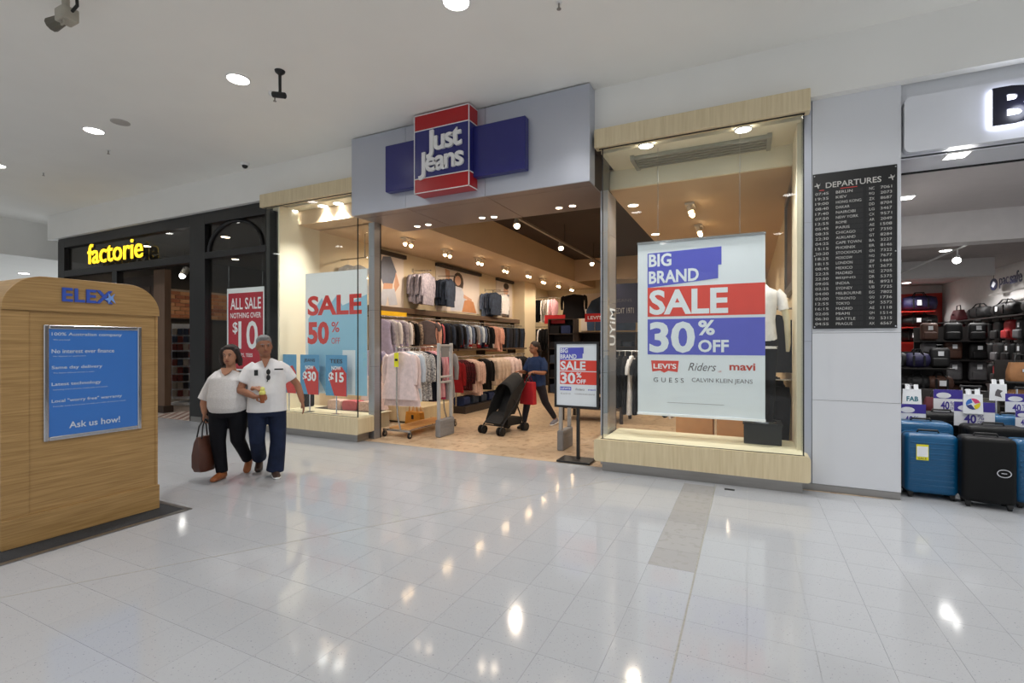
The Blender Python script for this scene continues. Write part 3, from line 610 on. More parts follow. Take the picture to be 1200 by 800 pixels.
# poster in the arched bay
PKR = P('poster_crimson', (184, 30, 52), .45); x0, x1, z0, z1 = -9.62, -8.5, 1.05, 2.71; w, h = x1-x0, z1-z0; Yq = 6.5
t = T('window_poster', 'crimson window poster reading all sale nothing over $10', 'poster', ((x0+x1)/2, Yq, z0)); B().box(x0, Yq, z0, x1, Yq+.006, z1).build('sheet', INKW, t); M = FRONT(x0, z0, Yq-.0002)
rect(M, w*.04, h*.02, w*.97, h*.94, PKR, t, 'crimson_field')
for s, a, b, ww, hh in (('ALL SALE', .10, .74, .82, .14), ('NOTHING OVER', .10, .635, .82, .065), ('$', .16, .44, .14, .15), ('10', .32, .26, .52, .34), ('SHIRTS, TEES', .2, .16, .5, .05)): txt(s, M @ Matrix.Translation((w*a, h*b, 0)), w*ww, h*hh, INKW, t, bold=.012, z=.002)
for xx in (x0+.05, x1-.05): B().cyl((xx, Yq+.003, z1), (xx, Yq+.003, 4.2), .002, 4).build('cable', CHROME, t)
# things inside the neighbour shop
t = T('timber_door', 'dark timber door leaf standing open in the black shopfront', 'door', (-13.2, 6.73, 0))
DT = P('dark_timber', (50, 36, 28), .5, var=.15, scale=3, stretch=(8, 8, .6))
for q in ((-13.9, .0, -12.55, 3.2),): B().box(q[0], 6.7, q[1], q[2], 6.76, q[3]).build('leaf', DT, t)
for z0, z1 in ((.2, 1.3), (1.45, 2.95)): B().box(-13.75, 6.685, z0, -12.7, 6.7, z1).build('door_panel', DT, t, bev=.02)
B().tube([(-12.62, 6.69, 1.0), (-12.62, 6.64, 1.02), (-12.62, 6.64, 1.3), (-12.62, 6.69, 1.32)], .012, 6).build('handle', CHROME, t)
t = T('door_post', 'brown timber post beside the open doorway of the black shopfront', 'post', (-12.28, 6.73, 0)); B().box(-12.50, 6.66, 0, -12.07, 6.8, 3.3).build('shaft', P('brown_timber', (98, 76, 60), .5, var=.1, scale=3, stretch=(8, 8, .6)), t); B().box(-12.53, 6.62, 0, -12.04, 6.84, .16).build('base_block', DT, t)
# brick feature wall inside
BR = [P('brick_%d' % i, c, .8, var=.1, scale=6) for i, c in enumerate(((176, 116, 82), (190, 132, 92), (160, 100, 72), (198, 146, 104)))]
bw = T('brick_feature_wall', 'band of orange bricks inside the black shopfront doorway', 'brick wall', (-15.76, 9.5, 2.35))
B().box(-15.799, 8.2, 2.35, -15.74, 11.5, 3.25).build('mortar', P('mortar', (176, 160, 140), .85), bw); bmesh_ = [B().box(-.02, 0, 0, .02, .29, .105).mesh('brick', m) for m in BR]
for r_ in range(7):
    for c_ in range(10):
        o = link('brick', bmesh_[R.randrange(4)], bw); o.location = Vector((-15.735+R.random()*.01, 8.22+c_*.3+(.15 if r_ % 2 else 0), 2.37+r_*.118))-bw.location
t = T('spinner_display_stand', 'tall white spinner stand packed with small dark packets in the doorway', 'display stand', (-12.35, 8.0, 0))
p = PZ(209, 474); sx, sy = p.x, p.y+.3; t.location = (sx, sy, 0)
B().lathe([(.42, 0), (.42, .05), (.05, .08)], (sx, sy, 0), 16).build('base', INKW, t, 40); B().cyl((sx, sy, .05), (sx, sy, 2.05), .03, 8).build('pole', CHROME, t)
pc = [P('packet_%d' % i, c, .5) for i, c in enumerate(((40, 36, 40), (120, 60, 54), (60, 70, 90), (170, 160, 150)))]
for s_ in range(4):
    a = s_*PI/2+.5; B().box(-.3, .26, .15, .3, .28, 2.1).xf(Matrix.Translation((sx, sy, 0)) @ Matrix.Rotation(a, 4, 'Z')).build('panel', INKW, t)
    for i in range(9):
        for k in range(4): B().box(-.27+k*.14, .285, .22+i*.2, -.16+k*.14, .33, .38+i*.2).xf(Matrix.Translation((sx, sy, 0)) @ Matrix.Rotation(a, 4, 'Z')).build('packet', pc[R.randrange(4)], t)
# mosaic threshold
ms = S('trim_5', B().box(-13.1, 6.19, -.01, -10.37, 7.6, .0015), P('mosaic_grout', (150, 140, 134), .5))
mm = [B().box(0, 0, 0, .1, .1, .003).mesh('mosaic_tile', P('mosaic_%d' % i, c, .35)) for i, c in enumerate(((206, 198, 190), (120, 78, 64)))]
for i in range(13):
    for j in range(12):
        o = link('mosaic_tile', mm[(i+j) % 2], ms); o.location = (-11.9+i*.115, 6.2+j*.115, .0012)
# lamps and dim fittings in the neighbour shop
for i, (px, py) in enumerate(((216, 323),)):
    p = PY(px, py, 8.5); t = T('track_spotlight', 'white cylinder spotlight inside the black shopfront doorway', 'light', (p.x, 8.5, p.z+.2))
    B().cyl((p.x, 8.5, p.z+.2), (p.x, 8.5, 4.2), .012, 6).build('stem', BLK, t); B().tube([(p.x-.05, 8.6, p.z+.22), (p.x, 8.45, p.z)], .09, 12).build('can', RING, t, 40); B().ball((p.x+.003, 8.44, p.z-.02), .07, n=10, m=6).build('bulb', LENS, t)
for x, y, nn in ((-14.6, 7.6, 'nearest the glowing yellow name'), (-11.6, 7.8, 'over the open doorway'), (-14.4, 10, 'over the brick band'), (-10.6, 11, 'at the rear of the dim shop'), (-9, 8.2, 'behind the arched window')):
    downlight(x, y, 4.22, .1, 'round warm downlight in the neighbouring shop '+nn, LW['factorie'], True)
SHF = P('neighbour_shelf', (34, 30, 28), .6)
for i, x in enumerate((-9.6, -8.7)):
    t = T('clothes_cabinet', ('left', 'right')[i]+' dark shelving unit behind the arched window', 'shelving', (x, 10, 0))
    for z in (.1, .7, 1.3, 1.9, 2.5): B().box(x-.42, 9.8, z, x+.42, 10.2, z+.03).build('shelf', SHF, t)
    for xx in (x-.44, x+.42): B().box(xx, 9.8, 0, xx+.02, 10.2, 2.6).build('side_panel', SHF, t)
    B().box(x-.42, 10.18, .1, x+.42, 10.2, 2.6).build('back_panel', SHF, t)
    for z in (.13, .73, 1.33, 1.93):
        for k in range(4):
            B().box(x-.38+k*.2, 9.84, z, x-.21+k*.2, 10.1, z+R.uniform(.1, .3)).build('folded_stack', pc[R.randrange(4)], t, bev=.01)
# ================================================================ GARMENTS
HANGW = P('hanger_white', (222, 216, 206), .5); HANGK = P('hanger_black', (24, 24, 26), .5)
def fab(name, rgb, rgb2=None, scale=14): return P('cloth_'+name, rgb, .85, var=.10, scale=scale, rgb2=rgb2, bump=.15, bscale=30, spec=.25)
F = {k: fab(k, *v) for k, v in dict(
    blush=((226, 206, 204),), white=((226, 222, 220),), paleblue=((196, 206, 216),), navy=((26, 28, 40),), black=((18, 17, 20),), pink=((214, 160, 166),),
    magenta=((176, 44, 84),), grey=((150, 146, 146),), lilac=((176, 168, 196),), lilacgrey=((172, 166, 176), (132, 126, 138), 20), peach=((222, 166, 146),), rose=((188, 96, 100),),
    denim=((84, 96, 118), (112, 124, 148), 9), darkdenim=((42, 50, 64), (56, 66, 84), 9), indigo=((40, 50, 84),), beige=((206, 186, 170),), pattern=((196, 160, 148), (224, 196, 182), 34),
    floral=((22, 18, 22), (92, 26, 32), 26), spot=((230, 226, 222), (60, 58, 66), 40), leopard=((40, 34, 36), (190, 168, 150), 30), red=((132, 22, 28),), charcoal=((52, 52, 58),), greytee=((98, 88, 90),), brown=((96, 70, 56),)).items()}
GC = {}
def gmesh(kind, fk, seed, w, L):
    k = (kind, fk, seed, w, L)
    if k in GC: return GC[k]
    rr = random.Random(seed*13+5); ph = rr.uniform(0, 6); b = B(); n = 22
    def loop(a, bb, z, amp=0., fr=7, cx=0., cy=0.):
        out = []
        for i in range(n):
            t = 2*PI*i/n; c, s = math.cos(t), math.sin(t); k2 = amp*math.sin(fr*t+ph)*.6+amp*.4*math.sin(3*t+ph*2)
            out.append(Vector((cx+a*math.copysign(abs(c)**.8, c), cy+(bb+k2)*math.copysign(abs(s)**.7, s)+k2*.5, z)))
        return out
    h = w/2
    if kind in ('top', 'tee', 'dress', 'jacket', 'flare'):
        th = {'flare': .03, 'top': .032, 'tee': .028, 'dress': .035, 'jacket': .05}[kind]
        rows = [(.055, .022, -.055, 0), (.075, .03, -.065, 0), (h*.62, th*.8, -.095, 0), (h*.94, th*.9, -.135, .002), (h*.98, th, -.19, .004)]
        for j in range(1, 8):
            f = j/7; a = h*(.95-.1*math.sin(PI*min(1, f*1.3))+(.35*f if kind in ('dress', 'flare') else .06*f)); rows.append((a, th*(1+.3*f), -.19-(L-.19)*f, .004+.012*f))
        b.ring([loop(*r) for r in rows])
        sl = {'flare': .5, 'top': .46, 'tee': .2, 'dress': .0, 'jacket': .52}[kind]
        if sl:
            for s in (-1, 1):
                p0 = Vector((s*h*.86, 0, -.13)); x1 = s*(h+(.07 if kind == 'tee' else .035))
                b.tube([p0, (s*h*1.02, 0, -.18), (x1, .005, -.13-sl*.5), (x1-.01*s, .012, -.13-sl)], [(.05, .028), (.062, .03), (.055, .03), (.045, .028)], 10, up=(0, 1, 0))
    elif kind == 'pants':
        b.ring([loop(h*.9, .025, -.075), loop(h*.92, .03, -.1), loop(h, .035, -.26, .002)])
        for s in (-1, 1):
            b.ring([[p for p in loop(h*(.5-.14*f), .03-.004*f, -.24-(L-.24)*f, .003, cx=s*h*(.5-.02*f))] for f in (0, .25, .5, .75, 1)])
    GC[k] = b.mesh({'flare': 'blouse', 'top': 'blouse', 'tee': 'tee_shirt', 'dress': 'dress', 'jacket': 'jacket', 'pants': 'trousers'}[kind], F[fk], 70); return GC[k]
HG = {}
def hanger(w, m):
    k = (w, m.name)
    if k not in HG:
        b = B(); h = w*.42; b.tube([(-h, 0, -.135), (0, 0, -.055), (h, 0, -.135), (h*.9, 0, -.142), (-h*.9, 0, -.142)], .006, 6)
        b.tube([(0, 0, -.055), (0, 0, -.02), (.016, 0, .004), (0, 0, .019), (-.016, 0, .004)], .0035, 5); HG[k] = b.mesh('hanger', m)
    return HG[k]
def hang(kind, fk, loc, rz, label, group=None, w=.44, L=.66, seed=None, hm=None, scale=None):
    seed = R.randrange(3) if seed is None else seed; me = gmesh(kind, fk, seed, w, L)
    o = link('hanging_'+{'flare': 'blouse', 'top': 'blouse', 'tee': 'tee_shirt', 'dress': 'dress', 'jacket': 'jacket', 'pants': 'trousers'}[kind], me, label=label, cat={'flare': 'blouse', 'top': 'blouse', 'tee': 't-shirt', 'dress': 'dress', 'jacket': 'jacket', 'pants': 'trousers'}[kind], group=group)
    o.location = Vector(loc)-Vector((0, 0, .02)); o.rotation_euler = (0, 0, rz+R.uniform(-.14, .14)); o.location += Vector((R.uniform(-.03, .03) if abs(rz) < .3 else 0, R.uniform(-.03, .03) if abs(rz) > .3 else 0, 0)); o.scale = (R.uniform(.92, 1.06), R.uniform(.8, 1.25), R.uniform(.94, 1.08) if scale is None else scale)
    link('hanger', hanger(w, hm or HANGW), o); return o
RAILM = P('rail_chrome', (186, 182, 176), .25, .9)
def rail(name, label, p, q, r=.014, brackets=(), cat='clothes rail'):
    t = T(name, label, cat, tuple(p)); B().cyl(p, q, r, 10).build('bar', RAILM, t)
    for a, c in brackets: B().cyl(a, c, r*.9, 8).build('bracket', RAILM, t)
    return t
# ---------------- left wall
WX = -7.6; RX = -7.2
TIM = P('shelf_timber', (92, 72, 56), .5, var=.12, scale=3, stretch=(1, .8, 12)); DKT = P('display_dark', (46, 38, 34), .55, var=.15)
t = T('wall_shelf', 'long brown timber shelf above the clothes on the left shop wall', 'shelf', (WX, 12, 2.3)); B().box(WX, 8.2, 2.30, -7.3, 15.75, 2.43).build('board', TIM, t, bev=.005)
for y in (8.6, 11, 13.4, 15.6): B().box(WX, y, 2.15, -7.45, y+.03, 2.30).build('bracket', DKT, t)
SKIN1 = P('print_skin', (206, 160, 132), .5); HAIR1 = P('print_hair', (52, 36, 30), .5); PAPER = P('poster_paper', (226, 214, 204), .5, var=.03, scale=1)
def wall_poster(y0, y1, z0, z1, label, shapes):
    t = T('wall_poster', label, 'poster', (WX+.01, (y0+y1)/2, z0)); B().box(WX, y0, z0, WX+.02, y1, z1).build('sheet', PAPER, t); B().box(WX, y0-.02, z1-.02, WX+.1, y1+.02, z1+.07).build('top_rail', DKT, t)
    M = FR((WX+.0202, y0, z0), (0, 1, 0), (1, 0, 0)); w, h = y1-y0, z1-z0
    for i, (nm_, m, poly) in enumerate(shapes): rect(M, 0, 0, 0, 0, m, t, nm_, z=.0008*i, poly=[(a*w, b*h) for a, b in poly])
el = lambda cx, cy, rx, ry, n=14: [(cx+rx*math.cos(2*PI*i/n), cy+ry*math.sin(2*PI*i/n)) for i in range(n)]
GR1 = P('print_slate', (110, 116, 132), .5); TAN = P('print_tan', (200, 140, 96), .5); BLG = P('print_pale', (196, 200, 212), .5)
wall_poster(8.55, 9.62, 2.46, 3.66, 'wall poster of a torso in slate top and pale shorts nearest the entrance', [('slate_top', GR1, [(.3, .95), (.55, .98), (.75, .7), (.62, .45), (.3, .42), (.15, .68)]), ('skin', SKIN1, [(.32, .44), (.62, .46), (.6, .34), (.3, .3)]), ('pale_shorts', BLG, [(.28, .32), (.68, .36), (.78, .05), (.5, .02), (.45, .2), (.38, 0), (.15, .03)]), ('arm', SKIN1, [(.72, .7), (.85, .45), (.7, .3), (.66, .42)])])
wall_poster(11.0, 13.35, 2.5, 3.70, 'wide wall poster of a dark haired woman holding a tan handbag', [('hair', HAIR1, el(.48, .72, .12, .24)), ('face', SKIN1, el(.47, .76, .07, .12)), ('pale_shirt', BLG, [(.38, .62), (.56, .6), (.66, .3), (.6, .05), (.3, .02), (.32, .35)]), ('arm', SKIN1, [(.18, .98), (.28, .95), (.3, .6), (.22, .62)]), ('slate_top', GR1, [(.28, .45), (.36, .5), (.36, .12), (.26, .15)]), ('forearm', SKIN1, [(.6, .45), (.8, .36), (.8, .3), (.6, .36)]), ('tan_bag', TAN, [(.56, .02), (.62, .3), (.7, .33), (.84, .3), (.92, .02)])])
wall_poster(14.5, 15.7, 2.5, 3.72, 'narrow wall poster of a leaning figure just before the cream column', [('skin', SKIN1, el(.6, .75, .15, .13)), ('hair', HAIR1, el(.62, .88, .17, .09)), ('slate_top', GR1, [(.3, .6), (.8, .66), (.85, .3), (.3, .28)]), ('dark_trousers', HAIR1, [(.3, .28), (.85, .3), (.8, 0), (.35, 0)])])
def arm(y, z, label, L=.55, x=WX):
    t = T('wall_hook', label, 'wall hook', (x, y, z)); B().box(x, y-.03, z-.05, x+.012, y+.03, z+.05).build('plate', RAILM, t); B().cyl((x, y, z), (x+L, y, z-.03), .011, 8).build('bar', RAILM, t); B().ball((x+L, y, z-.03), .018, n=8, m=6).build('knob', RAILM, t)
arm(10.0, 3.42, 'front display arm on the left wall holding lilac grey shirts'); arm(11.1, 3.42, 'second display arm on the left wall holding dark denim shirts'); arm(13.75, 3.30, 'third display arm on the left wall holding blue denim shirts'); arm(14.3, 3.30, 'fourth display arm on the left wall holding white shirts')
for i in range(6): hang('top', 'lilacgrey', (WX+.08+i*.085, 10.0, 3.40), PI/2, 'lilac grey long sleeved shirt on the front display arm', 'lilac grey shirts on the display arm', .62, .78)
for i in range(4): hang('top', 'darkdenim', (WX+.1+i*.1, 11.1, 3.40), PI/2, 'dark denim shirt on the second display arm beside the wide poster', 'dark denim shirts on the display arm', .5, .76)
for i in range(4): hang('top', 'denim' if i < 2 else 'darkdenim', (WX+.1+i*.1, 13.75, 3.28), PI/2, 'blue denim shirt on the third display arm', 'blue denim shirts on the display arm', .6, .78)
for i in range(4): hang('top', 'white', (WX+.1+i*.1, 14.4, 3.28), PI/2, 'white shirt on the fourth display arm before the column', 'white shirts on the display arm', .6, .74)
rail('wall_rail', 'long chrome clothes rail on the left wall under the timber shelf', (RX, 8.2, 2.2), (RX, 15.7, 2.2), brackets=[((RX, y, 2.2), (WX, y, 2.2)) for y in (8.3, 10.8, 13.3, 15.6)])
seq = []
def fill(y0, y1, st, kind, fk, label, group, w=.46, L=.66):
    y = y0
    while y < y1: hang(kind, fk, (RX, y, 2.2), 0, label, group, w, L); y += st*R.uniform(.85, 1.15)
def mix(y0, y1, st, items, where, w=.48, L=.74):
    y = y0; k = 0
    while y < y1:
        kind, fk, cn, sc = items[k % len(items)]; k += 1
        hang(kind, fk, (RX, y, 2.2), 0, '%s %s on the left wall rail %s' % (cn, {'top': 'blouse', 'dress': 'dress', 'jacket': 'jacket', 'pants': 'trousers', 'tee': 'tee'}[kind], where), '%s pieces %s' % (cn, where), w, L*sc); y += st*R.uniform(.8, 1.3)
mix(8.35, 9.15, .1, [('dress', 'lilac', 'lilac', 1.2), ('top', 'lilacgrey', 'lilac grey', 1), ('dress', 'lilac', 'lilac', 1.1), ('top', 'white', 'white', .9)], 'next to the pilaster')
mix(9.2, 9.5, .1, [('top', 'leopard', 'black spotted', 1), ('top', 'black', 'black', .9)], 'before the grey tee')
mix(10.05, 10.55, .11, [('jacket', 'black', 'black', 1.05), ('top', 'greytee', 'grey brown', .9), ('jacket', 'navy', 'navy', 1), ('top', 'rose', 'rose', .95)], 'behind the grey tee')
mix(10.65, 11.5, .105, [('jacket', 'navy', 'navy', 1), ('jacket', 'black', 'black', 1.05), ('top', 'darkdenim', 'dark denim', .95)], 'before the denim shirts')
mix(11.55, 12.95, .14, [('top', 'denim', 'washed denim', .66), ('top', 'paleblue', 'pale blue', .62), ('top', 'denim', 'washed denim', .7), ('top', 'black', 'black', .68), ('top', 'grey', 'grey', .64)], 'above the red tickets')
mix(13.0, 13.25, .11, [('top', 'black', 'black', 1)], 'beside the peach blouse')
mix(13.38, 13.8, .15, [('top', 'peach', 'peach', 1.1)], 'before the charcoal trousers', w=.58)
mix(13.98, 15.6, .12, [('pants', 'charcoal', 'charcoal', 1.05), ('pants', 'black', 'black', 1.05), ('pants', 'charcoal', 'charcoal', 1.0), ('pants', 'darkdenim', 'dark denim', 1.05)], 'at the far end', w=.42)
# front display: peach blouse under grey tee, facing the entrance
hang('top', 'peach', (-6.95, 9.72, 2.22), .15, 'peach blouse under a grey tee facing the entrance', None, .62, .9, seed=1); hang('tee', 'greytee', (-6.93, 9.62, 2.21), .15, 'grey tee shirt layered over a peach blouse facing the entrance', None, .56, .66, seed=2)
t = T('yellow_shelf_sign', 'yellow shelf strip sign under the first wall poster', 'sign', (-7.28, 8.8, 2.22)); B().box(-7.29, 8.35, 2.22, -7.275, 9.35, 2.32).build('panel', P('sale_yellow', (236, 186, 20), .5), t); B().box(-7.31, 8.35, 2.31, -7.29, 9.35, 2.325).build('clip', RAILM, t)
# low shelf with folded stacks and red tags
t = T('low_wall_shelf', 'low timber wall shelf below the denim shirts', 'shelf', (WX, 13, 1.4)); B().box(WX, 10.9, 1.40, -6.95, 15.6, 1.45).build('board', TIM, t); [B().box(WX, y, 1.25, -7.3, y+.03, 1.40).build('bracket', DKT, t) for y in (11, 13.2, 15.4)]
stk = [('red', 'red'), ('white', 'white'), ('indigo', 'blue'), ('peach', 'peach'), ('denim', 'washed denim')]
for i in range(9):
    y = 11.1+i*.27; fk, cn = stk[(i*2) % 5]
    for k in range(2 if i % 2 else 3):
        b = B(); b.prism(rrect(-.15, 0, .15, .055, .025, 3), Matrix.Translation((-7.2, y, 1.452+k*.057)) @ Matrix.Rotation(PI/2, 4, 'X') @ Matrix.Translation((0, 0, -.11)), .22)
        b.build('folded_shirt', F[fk], label='folded %s top stacked on the low wall shelf' % cn, cat='folded clothes', group='folded tops on the low wall shelf')
for i in range(4):
    y = 11.3+i*.45; t = T('red_price_tag', 'red price ticket hanging among the denim shirts', 'price tag', (-6.94, y, 1.6), group='red price tickets among the denim shirts'); B().box(-6.945, y-.1, 1.5, -6.94, y+.1, 1.7).build('card', F['red'], t); B().box(-6.939, y-.06, 1.57, -6.938, y+.06, 1.62).build('white_print', INKW, t)
# cream column
t = T('shop_column', 'cream square column on the left side of the clothing shop', 'column', (-7.35, 16.2, 0)); B().box(-7.6, 15.85, 0, -7.15, 16.85, SH).build('shaft', SHOPW, t, bev=.01); B().box(-7.6, 15.82, 0, -7.12, 16.88, .12).build('base', TIM, t)
# mannequin in lilac with a bent arm near the left pilaster
def mannequin(loc, rz, label, topm, botm, skin, legs=True, armbend=True, headless=False):
    t = T('mannequin', label, 'mannequin', loc, rz)
    def lp(rows, n=18): return [[Vector((a*math.cos(2*PI*i/n), cy+bb*math.sin(2*PI*i/n), z)) for i in range(n)] for a, bb, z, cy in rows]
    b = B(); b.ring(lp([(.175, .125, .80, 0), (.165, .118, .93, 0), (.15, .105, 1.05, 0), (.145, .1, 1.12, 0), (.165, .115, 1.25, -.01), (.18, .115, 1.36, -.005), (.17, .09, 1.43, 0), (.08, .06, 1.47, 0), (.055, .055, 1.5, 0)]))
    for s in (-1, 1): b.tube([(s*.16, 0, 1.42), (s*.21, 0, 1.36), (s*.235, .01, 1.22)], [.05, .06, .058], 10)
    b.build('top', topm, t, 60, local=True)
    b = B(); b.tube([(0, 0, 1.46), (0, -.01, 1.56)], [.05, .045], 12); headless or b.ball((0, -.02, 1.64), .075, .09, .115, 14, 10); b.build('neck' if headless else 'head', skin, t, 60, local=True)
    for s in (-1, 1):
        b = B(); e = (s*.27, .02, 1.1); h = (s*.18, -.16, 1.02) if armbend and s < 0 else (s*.29, -.03, .86)
        b.tube([(s*.225, .005, 1.3), e, h, (h[0], h[1]-.02, h[2]-.09)], [.04, .036, .028, .02], 10); b.build('arm', skin, t, 60, local=True)
    b = B()
    if legs:
        b.ring(lp([(.16, .11, .96, 0), (.175, .125, .85, 0), (.17, .12, .78, 0)]))
        for s in (-1, 1): b.tube([(s*.09, 0, .82), (s*.09, -.005, .48), (s*.095, .01, .08)], [.088, .062, .045], 12)
    else: b.ring(lp([(.155, .11, .98, 0), (.2, .15, .8, 0), (.27, .2, .4, 0), (.3, .22, .28, 0)]))
    b.build('trousers' if legs else 'skirt', botm, t, 60, local=True)
    B().lathe([(.16, 0), (.16, .012)], n=20).build('base', CHROME, t, local=True); B().cyl((0, .02, .01), (0, .02, .5), .012, 8).build('pole', CHROME, t, local=True)
    return t
p = PX(452, 402, -6.7); mannequin((-6.75, 7.62, 0), .5, 'mannequin in a lilac top and blush skirt beside the left pilaster', F['lilac'], F['blush'], P('mannequin_skin', (216, 196, 160), .45), legs=False)
# ---------------- low double rack in front of the wall
GX = -6.0
t = T('floor_rack', 'low chrome floor rack of blouses on a dark plinth', 'clothes rack', (GX, 11.3, 0))
B().box(GX-.25, 9.5, 0, GX+.25, 13.2, .16).build('plinth', DKT, t); B().cyl((GX, 9.4, 1.29), (GX, 13.3, 1.29), .014, 8).build('bar', RAILM, t)
for y in (9.5, 11.3, 13.2): B().cyl((GX, y, .16), (GX, y, 1.29), .016, 8).build('upright', RAILM, t)
def fill2(y0, y1, st, kind, fk, label, group, w=.46, L=.74):
    y = y0
    while y < y1: hang(kind, fk, (GX, y, 1.29), 0, label, group, w, L); y += st*R.uniform(.85, 1.15)
fill2(9.45, 9.5, .08, 'top', 'red', 'red blouse at the near end of the low floor rack', None); fill2(9.56, 9.95, .1, 'top', 'floral', 'black and red floral blouse on the low floor rack', 'floral blouses on the floor rack')
fill2(10.0, 10.3, .1, 'top', 'pattern', 'dusty pink patterned blouse on the low floor rack', 'patterned blouses on the floor rack', .54, .85); fill2(10.62, 10.9, .09, 'top', 'black', 'black top with a white tag on the low floor rack', 'black tops on the floor rack', .5, .8)
fill2(11.0, 11.75, .09, 'top', 'beige', 'beige blouse on the low floor rack', 'beige blouses on the floor rack'); fill2(11.85, 12.5, .09, 'top', 'blush', 'blush blouse on the far half of the low floor rack', 'blush blouses on the floor rack'); fill2(12.55, 13.2, .09, 'jacket', 'black', 'black jacket at the far end of the low floor rack', 'black jackets on the floor rack')
for i in range(9):
    b = B(); y = 9.75+i*.4; b.prism(rrect(-.15, 0, .15, .2, .05, 3), Matrix.Translation((GX, y, .161)) @ Matrix.Rotation(PI/2, 4, 'X') @ Matrix.Translation((0, 0, -.13)), .26); b.build('folded_jeans', F['darkdenim' if i % 3 else 'indigo'], label='dark folded jeans on the plinth under the low floor rack', cat='folded clothes', group='folded jeans under the floor rack')
# ---------------- rolling rack by the entrance
rx, ry0, ry1, rz_ = -5.36, 6.62, 8.02, 1.53
t = T('rolling_rack', 'chrome rolling clothes rack on castors just inside the left pilaster', 'clothes rack', (rx, 7.15, 0))
B().cyl((rx, ry0-.02, rz_), (rx, ry1+.02, rz_), .016, 10).build('hang_bar', RAILM, t)
for y in (ry0, ry1):
    B().tube([(rx, y, rz_), (rx, y, .62), (rx+.02, y, .35), (rx+.08, y, .14)], .014, 8).build('upright', RAILM, t, 50); B().box(rx-.29, y-.015, .11, rx+.29, y+.015, .14).build('foot_bar', RAILM, t)
for x in (rx-.22, rx+.22): B().cyl((x, ry0, .125), (x, ry1, .125), .012, 8).build('base_bar', RAILM, t)
for x in (rx-.26, rx+.27):
    for y in (ry0, ry1):
        B().cyl((x-.012, y, .055), (x+.012, y, .055), .052, 16).build('castor', RUB, t, 40); B().cyl((x-.014, y, .055), (x+.014, y, .055), .026, 10).build('castor_hub', RAILM, t); B().box(x-.02, y-.012, .06, x+.02, y+.012, .115).build('castor_fork', RAILM, t)
B().box(rx-.2, ry0+.05, .14, rx+.2, ry1-.05, .155).build('timber_tray', P('tray_timber', (206, 150, 88), .5, var=.1, scale=3, stretch=(8, 1, 1)), t)
tg = T('yellow_rack_ticket', 'yellow sale ticket clipped to the front of the rolling rack', 'price tag', (rx+.02, ry0-.04, 1.28)); B().box(rx-.02, ry0-.045, 1.2, rx+.07, ry0-.04, 1.44).build('card', P('ticket_yellow', (232, 226, 40), .5), tg); B().box(rx-.005, ry0-.047, 1.3, rx+.055, ry0-.0451, 1.34).build('print', INKK, tg)
for i, (fk, kind, lb, gp) in enumerate([('blush', 'flare', 'blush white pleated blouse at the front of the rolling rack', 'blush blouses on the rolling rack')]*2+[('paleblue', 'top', 'pale blue blouse on the rolling rack', None)]+[('white', 'top', 'white blouse in the middle of the rolling rack', 'white blouses on the rolling rack')]*2+[('spot', 'top', 'white blouse with black spots on the rolling rack', 'spotted blouses on the rolling rack')]*3+[('navy', 'top', 'navy blouse between spotted and pink ones on the rolling rack', 'navy blouses on the rolling rack')]*2+[('pink', 'top', 'pink blouse on the rear of the rolling rack', 'pink blouses on the rolling rack')]*3+[('magenta', 'top', 'magenta top near the rear of the rolling rack', None)]+[('grey', 'top', 'grey blouse at the rear end of the rolling rack', 'grey blouses on the rolling rack')]*3):
    hang(kind, fk, (rx, ry0+.08+i*.078, rz_), 0, lb, gp, .56, .90+.02*(i % 3))
# security antennas
EAS = P('antenna_grey', (176, 174, 172), .5); EASB = P('antenna_base', (132, 131, 132), .55)
for i, (x, y0, y1) in enumerate(((-4.74, 6.92, 7.38), (-2.52, 6.86, 7.32))):
    t = T('security_antenna', ('pale security antenna gate beside the rolling rack', 'pale security antenna gate behind the black sign stand')[i], 'security gate', (x, (y0+y1)/2, 0))
    B().box(x-.05, y0, 0, x+.05, y1, .30).build('base', EASB, t, bev=.02)
    for k in range(4): B().box(x+.05, y0+.04, .05+k*.06, x+.054, y1-.04, .065+k*.06).build('rib', EASB, t)
    for y in (y0+.04, y1-.04): B().box(x-.03, y-.022, .3, x+.03, y+.022, 1.60).build('post', EAS, t, bev=.012)
    for z in (.93, 1.02, 1.56): B().box(x-.02, y0+.06, z-.018, x+.02, y1-.06, z+.018).build('crossbar', EAS, t, bev=.008)
    B().box(x-.012, y0+.12, 1.36, x+.012, y1-.12, 1.54).build('badge', EASB, t, bev=.008)
# timber platform and mustard handbag behind the rack
t = T('display_platform', 'low pale timber display platform behind the rolling rack', 'platform', (-6.2, 8.3, 0)); B().box(-6.9, 7.9, .03, -5.75, 9.0, .34).build('top_box', MAPLE, t, bev=.01); B().box(-6.85, 7.95, 0, -5.8, 8.95, .03).build('toe_kick', DKT, t)
p = PZ(486, 497.5); x, y = p.x, p.y; MUS = P('mustard_leather', (200, 134, 40), .5, var=.1, scale=10)
t = T('handbag', 'mustard yellow handbag on the floor behind the rolling rack', 'handbag', (x, y, 0)); b = B(); b.prism([(-.2, 0), (.2, 0), (.17, .26), (-.17, .26)], FR((x, y-.07, 0), (1, 0, 0), (0, -1, 0)) @ Matrix.Translation((0, 0, -.15)), .15); b.build('body', MUS, t, bev=.02)
for d in (0, .12): B().tube([(x-.1, y-.05+d, .25), (x-.08, y-.05+d, .4), (x+.08, y-.05+d, .4), (x+.1, y-.05+d, .25)], .01, 6).build('handle', MUS, t, 60)
B().box(x-.025, y-.078, .12, x+.025, y-.07, .2).build('clasp', BLK, t)
